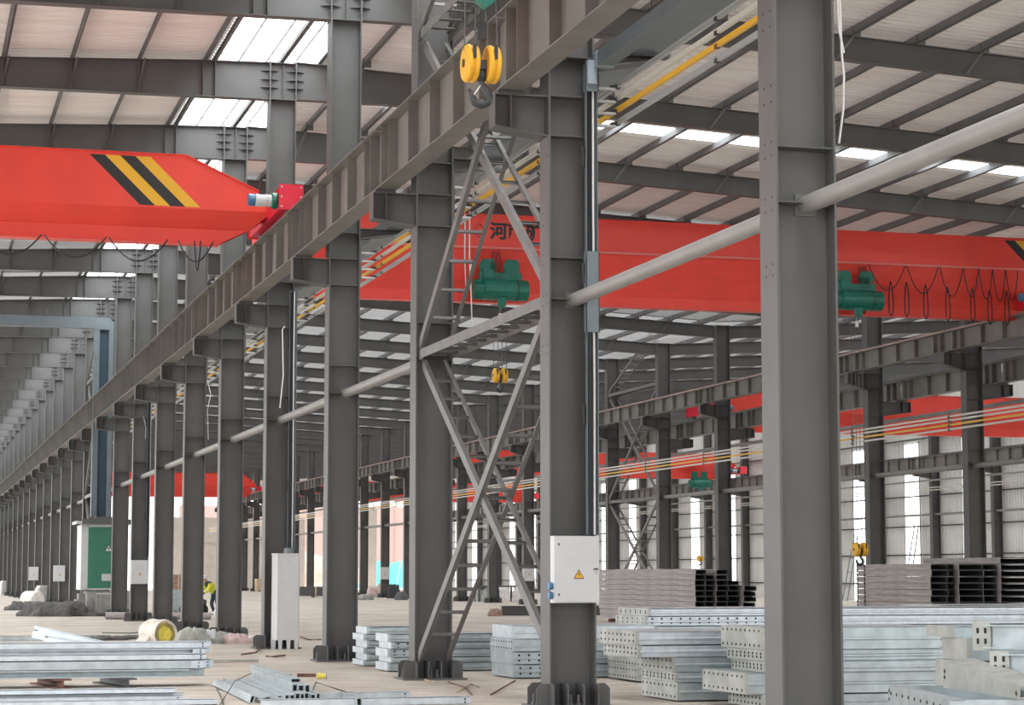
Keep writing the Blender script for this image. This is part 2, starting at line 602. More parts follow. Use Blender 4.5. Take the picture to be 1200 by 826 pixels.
for k in range(2, NF):
    who = f'at the {ORD[k]} column'
    t = thing('roof_beam', f'deep grey roof beam of the left bay {who}', 'roof beam', (0, fy(k), 0), 0, 'roof beams of the left bay')
    link('beam', ME_RL, t); link('end_plate', ME_EPL, t); link('end_plate', ME_EPM, t)
    for me in ST_L:
        link('stiffener', me, t)
    for me in FLY_L:
        link('fly_brace', me, t)
    t = thing('roof_beam', f'sloping dark roof beam of the middle bay {who}', 'roof beam', (0, fy(k), 0), 0, 'roof beams of the middle bay')
    link('beam', ME_RR, t)
    if k < 14:
        for me in FLY_R:
            link('fly_brace', me, t)
        for me in CLEAT_R:
            link('purlin_cleat', me, t)
    if k >= 3:
        t = thing('roof_beam', f'grey roof beam of the bay beside the right wall {who}', 'roof beam', (0, fy(k), 0), 0, 'roof beams of the bay beside the wall')
        link('beam', ME_RC, t)

# ------------------------------------------------------------------ columns


def hsec(mb, x0, x1, fw, z0, z1, tf=.022, tw=.012):
    mb.box(x0, x0 + tf, -fw, fw, z0, z1)
    mb.box(x1 - tf, x1, -fw, fw, z0, z1)
    mb.box(x0 + tf, x1 - tf, -tw / 2, tw / 2, z0, z1)
    return mb


def chamfer_plate(a0, a1, z0, z1, c):       # outline with the far top corner cut
    s = 1 if a1 > a0 else -1
    return [(a0, z0), (a1, z0), (a1, z1 - c), (a1 - s * c, z1), (a0, z1)]


def bolt(mb, x, y, z, r=.022, h=.13):
    mb.lathe([(r * 1.9, 0), (r * 1.9, .03)], (x, y, z), 'z', 6)
    mb.lathe([(r, .03), (r, h)], (x, y, z), 'z', 8)


def make_column(root, hw, fw, ztop, corb, stiff_z, holes=False):
    mb = MB(); hsec(mb, -hw, hw, fw, .03, ztop)
    if holes:
        for zc in (7.3, 6.75, 6.6, 6.05, 5.9, 5.53, 5.4, 5.02, 4.9, 4.4, 4.3):
            for yy in (-.1, .06):
                mb.lathe([(.011, 0), (.011, .004)], (-hw - .004, yy, zc), 'x', 6, BLK)
    sh = mb.build('shaft', STEEL, root)
    bp = MB(); bp.box(-hw - .2, hw + .2, -fw - .16, fw + .16, 0, .03)
    for xx in (-hw - .11, hw + .11):
        for yy in (-.1, .1):
            bolt(bp, xx, yy, .03)
    for xx in (-.05, .05):
        for yy in (-fw - .05, fw + .05):
            bolt(bp, xx, yy, .03)
    b = bp.build('base_plate', STEEL, root)
    for sx in (-1, 1):
        for yy in (-fw + .01, fw - .01):
            g = MB(); g.prism(chamfer_plate(sx * hw, sx * (hw + .17), .03, .29, .06), 'y', yy - .01, yy + .01)
            g.build('gusset', STEEL, b)
    for sy in (-1, 1):
        for xx, y0 in ((-hw + .011, fw), (-.1, .006), (.1, .006), (hw - .011, fw)):
            g = MB(); g.prism(chamfer_plate(sy * y0, sy * (fw + .13), .03, .29, .04), 'x', xx - .009, xx + .009)
            g.build('gusset', STEEL, b)
    cp = MB(); cp.box(-hw - .02, hw + .02, -fw, fw, ztop, ztop + .014); cp.build('cap_plate', STEEL, root)
    for z in stiff_z:
        for sy in (-1, 1):
            g = MB(); g.box(-hw + .022, hw - .022, min(sy * .006, sy * (fw - .02)), max(sy * .006, sy * (fw - .02)), z - .007, z + .007)
            g.build('stiffener', STEEL, root)
    for (sx, xt, zt, zbt, zbr, xs) in corb:
        c = MB()
        x0 = sx * hw
        xt_ = sx * xt
        c.prism([(x0, zbr), (xt_, zbt), (xt_, zt), (x0, zt)], 'y', -.007, .007)
        c.hexa([(x0, -.15, zt - .016), (xt_, -.15, zt - .016), (xt_, .15, zt - .016), (x0, .15, zt - .016)], [(x0, -.15, zt), (xt_, -.15, zt), (xt_, .15, zt), (x0, .15, zt)])
        c.hexa([(x0, -.17, zbr - .016), (xt_, -.17, zbt - .016), (xt_, .17, zbt - .016), (x0, .17, zbr - .016)], [(x0, -.17, zbr), (xt_, -.17, zbt), (xt_, .17, zbt), (x0, .17, zbr)])
        c.box(xt_ - .007, xt_ + .007, -.14, .14, zbt, zt)
        if xs:
            xs_ = sx * xs
            c.box(xs_ - .008, xs_ + .008, -.13, .13, zbt - .02, zt)
        c.box(sx * (xs or xt) - .16, sx * (xs or xt) + .16, -.1, .1, zt, zt + .045)
        c.build('corbel', STEEL, root)


HW = .295
protoA = thing('steel_column', 'x', 'column', (XA, fy(0), 0), 0, 'columns of the front row')
make_column(protoA, HW, .2, 12.075, [(-1, HW + .67, 7.5, 7.1, 7.0, .76), (1, 1.18, 8.1, 8.06, 7.9, 0)], (4.97, 5.48, 7.0, 7.5, 8.0), True)
# the outer strip plate on the lit flange edge near the bracing bay
freeze(protoA)
colsA = {}
for k in range(0, NF):
    o = protoA if k == 0 else copy_tree(protoA)
    o.location = (XA, fy(k), 0)
    special = {0: 'large grey steel column in front of the galvanised piles', 1: 'grey steel column carrying the white switch box and cable tray',
               2: 'grey steel column where the ladder-like braces land, behind the boxed one', 3: 'grey steel column just left of the small galvanised stacks',
               4: 'grey steel column with the white floor cabinet at its foot'}
    o['label'] = special.get(k, f'grey steel column of the front row, {ORD[k]} counting away from the camera')
    colsA[k] = o

protoB = thing('steel_column', 'x', 'column', (XB, fy(5), 0), 0, 'columns of the second row')
make_column(protoB, .29, .19, ztop_r(31.85) - .0, [(-1, 1.0, 8.5, 8.15, 7.95, .72), (1, 1.35, 7.55, 7.2, 7.05, 1.06)], (4.98, 5.48, 7.05, 7.55, 8.0, 8.5))
freeze(protoB)
for k in range(3, NF):
    o = protoB if k == 3 else copy_tree(protoB)
    o.location = (XB, fy(k), 0)
    o['label'] = f'dark grey column of the second row beyond the stacks, {ORD[k - 3]} from the front'
protoC = thing('steel_column', 'x', 'column', (XC, fy(5), 0), 0, 'columns along the right wall')
make_column(protoC, .25, .17, ztop_c(56), [(-1, 1.3, 7.45, 7.15, 7.0, 1.05)], (4.98, 5.48, 7.0, 7.45))
freeze(protoC)
for k in range(8, NF):
    o = protoC if k == 8 else copy_tree(protoC)
    o.location = (XC, fy(k), 0)
    o['label'] = f'dark grey column standing against the right side wall, {ORD[k - 8]} from the front'


# ------------------------------------------------------------------ crane runway girders
def make_girder(root, hgt, tw, bw, n=5, near=True, rail=None):
    mb = MB()
    L = S - .02
    mb.box(-.006, .006, .01, L, .016, hgt - .016)
    mb.box(-bw, bw, .01, L, 0, .018)
    mb.box(-tw, tw, .01, L, hgt - .018, hgt)
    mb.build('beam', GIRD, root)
    for i in range(n):
        y = .9 + (L - 1.8) * i / (n - 1)
        s = MB()
        s.box(-tw + .04, -.006, y - .006, y + .006, .018, hgt - .018)
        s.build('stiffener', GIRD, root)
    for y in (.42, L - .42):
        s = MB(); s.box(-tw + .03, -.006, y - .008, y + .008, .018, hgt - .018)
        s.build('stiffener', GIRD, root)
    r = MB()
    r.box(-.025, .025, .0, S, hgt, hgt + .09)
    r.box(-.05, .05, .0, S, hgt, hgt + .02)
    r.build('crane_rail', rail or STEEL_D, root)


RAILR = mat('pinkish_rail', (0.42, 0.28, 0.25), 0.5, var=0.2, vscale=2)
for (nm, x, zb_, h_, tw, bw, k0, txt, rl) in (('front', XA - .755, 7.55, .95, .19, .165, -2, 'girder left of the front row', None),
                                           ('second', XB - .72, 8.55, .62, .17, .15, 2, 'girder on the near side of the second row', RAILR),
                                           ('third', XB + 1.06, 7.6, .66, .17, .15, 3, 'girder on the far side of the second row', None),
                                           ('wall', XC - 1.05, 7.5, .65, .16, .15, 6, 'girder along the right wall columns', None)):
    pg = thing('crane_girder', 'x', 'crane girder', (x, fy(k0), zb_), 0, f'crane girders, {nm} line')
    make_girder(pg, h_, tw, bw, 5, True, rl)
    freeze(pg)
    for k in range(k0, NF - 1):
        o = pg if k == k0 else copy_tree(pg)
        o.location = (x, fy(k), zb_)
        o['label'] = f'grey ribbed crane {txt}, {ORD[k - k0]} span'
# shallow box runway on the right side of the front row
pg = thing('crane_runway_beam', 'x', 'crane girder', (XA + .99, fy(-2), 8.1), 0, 'shallow runway beams of the front row')
mb = MB(); mb.box(-.2, .2, 0, S - .02, 0, .018); mb.box(-.2, -.188, 0, S - .02, .018, .19); mb.box(.188, .2, 0, S - .02, .018, .19); mb.box(-.2, .2, 0, S - .02, .19, .2)
mb.build('beam', BLUEG, pg)
r = MB(); r.box(-.03, .03, 0, S, .2, .29); r.build('crane_rail', STEEL_D, pg)
freeze(pg)
for k in range(-2, NF - 1):
    o = pg if k == -2 else copy_tree(pg)
    o.location = (XA + .99, fy(k), 8.1)
    o['label'] = f'shallow blue-grey runway beam right of the front row, {ORD[k + 2]} span'

# ------------------------------------------------------------------ tie pipes between columns
for nm, xx, k0, z, r_, skip in (('front', XA + .06, -1, 4.97, .085, (1, 10)), ('second', XB + .02, 4, 4.98, .085, (10,)), ('wall', XC, 8, 4.98, .07, ())):
    t0 = thing('tie_pipe', 'x', 'pipe', (xx, fy(k0), z), 0, f'tie pipes of the {nm} row')
    mb = MB(); mb.tube([(0, .03, 0), (0, S - .03, 0)], r_, 20, PIPE)
    mb.build('tube', PIPE, t0)
    for yy in (.014, S - .028):
        p = MB(); p.box(-.1, .1, yy, yy + .014, -.1, .1); p.build('end_plate', BRACE, t0)
    freeze(t0)
    first = True
    for k in range(k0, NF - 1):
        if k in skip:
            continue
        o = t0 if first else copy_tree(t0)
        first = False
        o.location = (xx, fy(k), z)
        if nm == 'front':
            o['label'] = 'round grey tie pipe from the large front column to beyond the frame edge' if k < 0 else f'round grey tie pipe of the front row, from the {ORD[k]} column to the {ORD[k + 1]}'
        else:
            o['label'] = f'round grey tie pipe of the {nm} column row, {ORD[k - k0]} from the front'


# ------------------------------------------------------------------ laced bracing
def ladder(name, label, x0, x1, p, q, cw, step, grp, skiprung=()):
    p, q = Vector((0,) + p), Vector((0,) + q)
    o = thing(name, label, 'brace', (0, 0, 0), 0, grp)
    o.location = (x0, p.y, min(p.z, q.z))
    off = Vector(o.location)
    d = (q - p); L = d.length; d.normalize()
    nrm = Vector((0, -d.z, d.y))
    for x in (x0, x1):
        mb = MB()
        s = 1 if x == x0 else -1
        a = Vector((x, p.y, p.z)) - off; b = Vector((x, q.y, q.z)) - off
        mb.bar(a, b, .012, cw, nrm)
        e = nrm * (cw / 2 - .006) + Vector((s * .03, 0, 0))
        mb.bar(a + e, b + e, .06, .012, nrm)
        mb.build('chord', BRACE, o)
    n = int(L / step)
    for i in range(1, n):
        c = p + d * (L * i / n)
        if any(abs(c.y - yy) < .12 for yy in skiprung):
            continue
        mb = MB()
        mb.bar(Vector((x0 + .01, c.y, c.z)) - off, Vector((x1 - .01, c.y, c.z)) - off, .05, .012, nrm)
        mb.bar(Vector((x0 + .01, c.y, c.z)) - off + nrm * .0 + d * .022, Vector((x1 - .01, c.y, c.z)) - off + d * .022, .008, .05, nrm)
        mb.build('rung', BRACE, o)
    for x in (x0, x1):
        mb = MB()
        for e, sg in ((p, 1), (q, -1)):
            c = e - d * (.05 * sg)
            mb.bar(Vector((x + (.01 if x == x0 else -.01), c.y, c.z)) - off, Vector((x + (.01 if x == x0 else -.01), c.y, c.z)) + d * (.3 * sg) - off, .01, .18, nrm)
        mb.build('gusset', BRACE, o)
    return o


def bracing(k, xl_, xr_, who, grp, top=True):
    ya, yb = fy(k) + .25, fy(k + 1) - .25
    ladder('laced_brace', f'ladder-like brace rising away, lower panel {who}', xl_ + .05, xr_ - .05, (ya + .1, .75), (yb + .06, 4.84), .14, .6, grp)
    ladder('laced_brace', f'ladder-like brace rising towards the camera, lower panel {who}', xl_, xr_, (yb + .05, .35), (ya - .04, 4.8), .14, .6, grp)
    ladder('laced_strut', f'level laced strut at mid height {who}', xl_, xr_, (ya - .1, 4.98), (yb + .1, 4.98), .14, .55, grp)
    ladder('laced_brace', f'ladder-like brace rising away, upper panel {who}', xl_ + .05, xr_ - .05, (ya - .05, 5.12), (yb + .05, 9.85), .14, .6, grp)
    ladder('laced_brace', f'ladder-like brace rising towards the camera, upper panel {who}', xl_, xr_, (yb + .05, 5.12), (ya - .05, 9.85), .14, .6, grp)
    if top:
        ladder('laced_strut', f'level laced strut above the crane girder {who}', xl_, xr_, (ya - .1, 10.02), (yb + .1, 10.02), .14, .5, grp)
        ladder('laced_brace', f'ladder-like brace above the crane girder {who}', xl_, xr_, (yb, 10.2), (ya, 12.6), .11, .5, grp)


bracing(1, XA - .24, XA + .24, 'between the boxed column and the next', 'bracing of the front row')
bracing(10, XA - .24, XA + .24, 'beyond the green transformer', 'bracing of the front row far off')
bracing(10, XB - .24, XB + .24, 'of the second row beyond the dark channels', 'bracing of the second row')

# ------------------------------------------------------------------ conductor bars
for i, (z, mt, nm) in enumerate(((7.68, GRYR, 'grey'), (7.52, CREAM, 'cream'), (7.37, YELR, 'yellow'), (7.21, GRYR, 'pale grey'))):
    mb = MB(); mb.box(-.02, .02, 0, fy(NF - 1) - 6, -.028, .028, mt)
    mb.box(-.028, .028, 0, fy(NF - 1) - 6, .012, .028, mt)
    for j in range(60):
        mb.box(-.026, .026, 2 + j * 3.5, 2.08 + j * 3.5, -.034, .034, RUST if mt is YELR else BLK)
    o = mb.build('conductor_bar', mt)
    o.location = (XA + .62, 6, z)
    pos = ('top', 'second', 'third', 'bottom')[i]
    tag(o, f'long {nm} conductor bar beside the front columns, {pos} of the four', 'conductor bar', 'conductor bars of the front row')
for i, (z, mt, nm) in enumerate(((6.5, CREAM, 'white'), (6.38, CREAM, 'pale'), (6.24, YELR, 'yellow'), (6.1, CREAM, 'off-white'))):
    mb = MB(); mb.box(-.025, .025, 0, fy(NF - 1) - 30, -.03, .03)
    o = mb.build('conductor_bar', mt)
    o.location = (XB - .84, 35, z)
    pos = ('top', 'second', 'third', 'bottom')[i]
    tag(o, f'long {nm} conductor bar beside the second row columns, {pos} of the four', 'conductor bar', 'conductor bars of the second row')
for i, z in enumerate((6.42, 6.28)):
    mb = MB(); mb.box(-.02, .02, 0, fy(NF - 1) - 60, -.025, .025)
    o = mb.build('conductor_bar', CREAM)
    o.location = (XC - .95, 62, z)
    tag(o, f'thin pale conductor bar along the wall columns, {("upper", "lower")[i]} of the pair', 'conductor bar', 'conductor bars along the wall')
mb = MB(); mb.tube([(0, 0, 0), (0, 190, 0)], .07, 10)
o = mb.build('service_pipe', PIPE); o.location = (XB + 1.1, 44, 6.95)
tag(o, 'pale grey service pipe running along the far side of the second row', 'pipe')
mb = MB(); mb.tube([(0, 0, 0), (0, 165, 0)], .05, 10)
o = mb.build('service_pipe', PIPE); o.location = (XC - 1.0, 70, 6.82)
tag(o, 'pale grey service pipe running along the wall columns', 'pipe')


def bracket_bars(xa, xb, zs_, k, y0, name, lab, grp):
    o = thing(name, lab, 'bracket', (xa, y0, zs_[0]), 0, grp)
    mb = MB(); mb.box(0, .03, -.03, .03, zs_[-1] - zs_[0] - .15, .18); mb.build('arm', BRACE, o)
    for z in zs_:
        s = MB()
        dz = z - zs_[0]
        s.box(.03, xb - xa - .03, -.03, .03, dz - .06, dz - .03, WHT)
        s.box(xb - xa - .09, xb - xa + .03, -.05, .05, dz - .03, dz + .0, BLK)
        s.build('insulator', WHT, o)
    return o


for k in range(0, 16):
    bracket_bars(XA + .3, XA + .62, (7.68, 7.52, 7.37, 7.21), k, fy(k) - .12, 'conductor_bracket', f'white-armed conductor bracket on the {ORD[k]} front row column', 'conductor brackets of the front row')
for k in range(5, 20):
    o = thing('conductor_bracket', f'small conductor bracket on the second row column, {ORD[k - 5]} from the front', 'bracket', (XB - .84, fy(k) - .1, 6.0), 0, 'conductor brackets of the second row')
    mb = MB(); mb.box(-.035, -.027, -.03, .03, .02, .6); mb.box(.027, .56, -.025, .025, .27, .31); mb.box(.027, .035, -.03, .03, .02, .6); mb.build('arm', BRACE, o)
    mb = MB()
    for z in (.43, .3, .17, .03):
        mb.box(-.05, .05, -.06, .06, z + .03, z + .06)
    mb.build('insulator', BLK, o)


# ------------------------------------------------------------------ overhead cranes
def crane(label, x0, x1, yf, zb, zt, fr, mirror, span_trucks, stripe_l, stripe_r, taper=1.6, group='overhead cranes', truck_y=(-1.7, 2.3), ztr=None, festoon=None, tp=.46, inset=0.0, ns=4):
    """bridge between x0 and x1; yf front face; fr = (web share, slope share)"""
    o = thing('overhead_crane', label, 'crane', (x0, yf, zb), 0, group)
    W = x1 - x0
    h = zt - zb
    za = h * (1 - fr[0]); zc = h * (1 - fr[0] - fr[1])
    tpz = h * tp
    mb = MB()
    D = .95
    i0 = .34
    # outline of the front web with tapered ends
    out = [(0, za + .02), (.0, h - tpz), (taper, h), (W - taper, h), (W, h - tpz), (W, za + .02)]
    mb.prism(out, 'y', 0, .012); mb.prism(out, 'y', D - .012, D)
    # top and end plates
    for (p, q) in zip(out[1:-2], out[2:-1]):
        mb.hexa([(p[0], -.05, p[1]), (q[0], -.05, q[1]), (q[0], D + .05, q[1]), (p[0], D + .05, p[1])], [(p[0], -.05, p[1] + .016), (q[0], -.05, q[1] + .016), (q[0], D + .05, q[1] + .016), (p[0], D + .05, p[1] + .016)])
    mb.box(0, .012, 0, D, za, h - tpz); mb.box(W - .012, W, 0, D, za, h - tpz)
    # sloping lower plates
    e = .45
    for ya, yb in ((0, i0), (D, D - i0)):
        mb.hexa([(0, ya, za), (W, ya, za), (W - e, yb, zc), (e, yb, zc)], [(0, ya, za + .02), (W, ya, za + .02), (W - e, yb, zc + .02), (e, yb, zc + .02)])
    mb.build('bridge_girder', RED, o)
    tb = MB()
    cut = 1.0
    low = [(e, zc + .01), (cut, 0), (W - cut, 0), (W - e, zc + .01)]
    tb.prism(low, 'y', i0 - .02, i0); tb.prism(low, 'y', D - i0, D - i0 + .02)
    tb.box(cut, W - cut, i0 - .06, D - i0 + .06, -.02, 0)
    for (p, q) in ((low[0], low[1]), (low[3], low[2])):
        tb.hexa([(p[0], i0 - .02, p[1]), (q[0], i0 - .02, q[1]), (q[0], D - i0 + .02, q[1]), (p[0], D - i0 + .02, p[1])], [(p[0], i0 - .02, p[1] + .01), (q[0], i0 - .02, q[1] + .01), (q[0], D - i0 + .02, q[1] + .01), (p[0], D - i0 + .02, p[1] + .01)])
    tb.build('hoist_track', RED, o)
    # horizontal seams of the deep web
    if fr[1] > .4:
        sm = MB()
        for f in (.25, .5, .75):
            z = za + (zc - za) * f; yy = i0 * f
            sm.box(.5, W - .5, yy - .022, yy - .006, z - .012, z + .012)
        sm.build('seam_rib', RED, o)
        fp = MB(); fp.tube([(.3, -.09, za + .02), (W - .3, -.09, za + .02)], .035, 8)
        fp.build('festoon_pipe', mat('festoon_red', (.8, .22, .2), .35) if 'festoon_red' not in MATS else MATS['festoon_red'], o)
    # hazard stripes
    for st, sg in ((stripe_l, -1), (stripe_r, 1)):
        if st is None:
            continue
        wd = .26 if fr[1] < .4 else .3
        zz1, zz0 = h - .06, za + .04
        sl = (zz1 - zz0) * 1.03 * sg
        for j, c in enumerate((BLK, YEL, BLK, YEL)[:ns if sg > 0 else 4]):
            xx = st + j * wd * 1.15 * sg
            s = MB()
            ys = -.004
            s.hexa([(xx + sl, ys, zz0), (xx + sl + wd * 1.15 * sg, ys, zz0), (xx + wd * 1.15 * sg, ys, zz1), (xx, ys, zz1)],
                   [(xx + sl, 0, zz0), (xx + sl + wd * 1.15 * sg, 0, zz0), (xx + wd * 1.15 * sg, 0, zz1), (xx, 0, zz1)])
            s.build('hazard_stripe', c, o, 'yellow hazard stripe' if c is YEL else 'black hazard stripe')
    # end trucks with travel motors
    for sgn, xe in ((-1, 0), (1, W - inset)):
        if sgn not in span_trucks:
            continue
        zr = (ztr - zb) if ztr else h * .3
        tk = MB()
        x_a, x_b = (xe - .1, xe + .32) if sgn > 0 else (xe - .32, xe + .1)
        tk.box(x_a, x_b, truck_y[0], truck_y[1], zr + .1, zr + .55)
        tk.box(x_a - .03, x_b + .03, truck_y[0] - .02, truck_y[0], zr + .08, zr + .58)
        tk.box(x_a - .03, x_b + .03, truck_y[1], truck_y[1] + .02, zr + .08, zr + .58)
        for zz in (zr + .14, zr + .33, zr + .52):
            for xx in (x_a + .02, x_b - .02):
                tk.lathe([(.018, 0), (.018, .02)], (xx, truck_y[0] - .04, zz), 'y', 6, WHT)
        t_o = tk.build('end_truck', RED2, o)
        wl = MB()
        for yy in (truck_y[0] + .35, truck_y[1] - .35):
            wl.lathe([(.14, 0), (.14, .1)], ((x_a + x_b) / 2 - .05, yy, zr + .14), 'x', 16)
        wl.build('wheel', STEEL_D, t_o)
        mo = MB()
        c = -sgn
        xm = x_a if sgn > 0 else x_b
        yy = truck_y[0] + .35
        zz = zr + .3

        def seg(a, b, r, m__):
            mo.lathe([(r * .92, min(a, b) * 1.0), (r, min(a, b) + .02), (r, max(a, b) - .02), (r * .92, max(a, b))], (xm, yy, zz), 'x', 16, m__)
        seg(c * .0, c * .12, .16, GRN); seg(c * .12, c * .2, .12, WHT); seg(c * .2, c * .44, .125, WHT); seg(c * .44, c * .58, .12, BLUE)
        mo.box(xm + c * .3 - .06, xm + c * .3 + .06, yy - .06, yy + .06, zz + .1, zz + .18, BLK)
        mo.build('travel_motor', WHT, o)
    if festoon:
        for (xa, xb, dz) in festoon:
            f = MB()
            pts = []
            for q in range(13):
                s = q / 12
                pts.append((xa + (xb - xa) * s, -.1, festz(o, za, h, fr) - dz * 4 * s * (1 - s)))
            f.tube(pts, .016, 5)
            f.build('festoon_cable', CABLE, o)
    return o


def festz(o, za, h, fr):
    return za if fr[1] > .4 else -.02


L_FR = (.63, .21)
R_FR = (.40, .49)
fl = [(x, x + 1.05, .38 + .1 * (i % 2)) for i, x in enumerate([i * 1.12 - 0.0 for i in range(12, 16)])]
xl1 = 7.0
x0L = -8.6
WL = xl1 - x0L
crane('red overhead crane bridge of the left bay with black and yellow stripes', x0L, xl1 - .05, 43.2, 8.22, 9.92, L_FR, False, (1, -1), 1.0 + 2.2, WL - 3.7, 1.75,
      'overhead cranes of the left bay', (-1.55, 2.4), 8.58, [(WL - 1.2 - a, WL - 1.2 - b, d) for a, b, d in ((.05, .75, .42), (.3, .42, .6), (.95, 2.1, .45), (2.15, 3.35, .42), (3.4, 4.6, .42), (4.65, 5.9, .42), (5.95, 7.1, .42))])
crane('red overhead crane bridge right above the camera carrying the near hook', x0L, xl1 - .05, 21.6, 8.22, 9.92, L_FR, False, (1, -1), 3.2, WL - 3.7, 1.75, 'overhead cranes of the left bay', (-1.55, 2.4), 8.58)
fest = []
xx = 29.6 - 8.9
for xq, w_, d_ in ((26.55, 1.15, .75), (27.75, 1.0, .8), (28.8, .75, .85), (29.55, .5, .85), (30.05, .45, .9), (30.5, .42, .95), (30.92, .4, .9)):
    fest.append((xq - 8.85, xq - 8.85 + w_, d_))
cr = crane('long red overhead crane bridge of the middle bay with black lettering', 8.85, 32.6, 57.5, 9.08, 11.45, R_FR, False, (1, -1), 5.08, 30.95 - 8.85, .5, 'overhead cranes of the middle bay', (-1.4, 2.3), 9.26, fest, .2, 1.1, 2)
# short loops of the second cable along the hoist track
for i, (xq, zz) in enumerate(((26.4, 1.0), (27.25, .95), (27.75, .95), (28.35, .9), (29.05, .85), (29.85, .85), (30.4, .8), (30.95, .8))):
    f = MB()
    for s in (-1, 1):
        f.tube([(xq - 8.85, -.06, zz), (xq - 8.85 + s * .045, -.07, zz - .2), (xq - 8.85 + s * .07, -.07, zz - .6), (xq - 8.85 + s * .06, -.07, zz - .9), (xq - 8.85 + s * .0, -.06, zz - 1.02)], .018, 5)
    f.build('festoon_cable', CABLE, cr)
# small black/yellow marker on the lower web
for j, c in enumerate((BLK, YEL, BLK, YEL)):
    s = MB(); xx = 28.75 - 8.85 + j * .2
    s.hexa([(xx + .1, .17, .92), (xx + .3, .17, .92), (xx + .2, .17, 1.08), (xx, .17, 1.08)], [(xx + .1, .19, .92), (xx + .3, .19, .92), (xx + .2, .19, 1.08), (xx, .19, 1.08)])
    s.build('hazard_stripe', c, cr, 'yellow hazard mark' if c is YEL else 'black hazard mark')
# lettering on the bridge
fc = bpy.data.curves.new('lettering', 'FONT')
fc.body = '河南矿山'
fc.size = .5
fc.extrude = .003
fc.offset = .018
ft = bpy.data.objects.new('lettering_source', fc)
COL.objects.link(ft)
bpy.context.view_layer.update()
me = bpy.data.meshes.new_from_object(ft.evaluated_get(bpy.context.evaluated_depsgraph_get()))
bpy.data.objects.remove(ft)
me.materials.clear(); me.materials.append(BLK)
fo = link('lettering', me, cr)
fo.location = (15.28 - 8.85, -.004, 11.45 - 9.08 - .62)
fo.rotation_euler = (PI / 2, 0, 0)
lg = MB()
for (a, b) in (((0, .2), (.17, 0)), ((.17, 0), (0, -.2)), ((0, -.2), (-.17, 0)), ((-.17, 0), (0, .2))):
    lg.bar((a[0], 0, a[1]), (b[0], 0, b[1]), .008, .035, (0, 1, 0))
lo = lg.build('emblem', BLK, cr)
lo.location = (14.98 - 8.85, -.004, 11.45 - 9.08 - .45)

crane('red crane bridge behind the second column row, with small grey plate', 33.2, 55.0, 88.0, 7.75, 9.45, (.5, .3), False, (1, -1), None, None, 1.3, 'overhead cranes of the bay beside the wall', (-1.2, 2.1), 8.36)
c2 = crane('far red crane bridge beside the wall with a green hoist beneath', 33.2, 55.0, 141.0, 8.15, 9.85, (.5, .3), False, (1, -1), None, None, 1.3, 'overhead cranes of the bay beside the wall', (-1.2, 2.1), 8.36)
crane('farthest red crane bridge in the bay beside the wall', 33.2, 55.0, 192.0, 8.15, 9.85, (.5, .3), False, (1, -1), None, None, 1.3, 'overhead cranes of the bay beside the wall', (-1.2, 2.1), 8.36)
crane('distant red crane bridge at the far end of the middle bay', 9.1, 31.4, 203.0, 8.75, 10.95, (.55, .3), False, (1, -1), None, None, 1.3, 'overhead cranes of the middle bay', (-1.2, 2.1), 9.17)


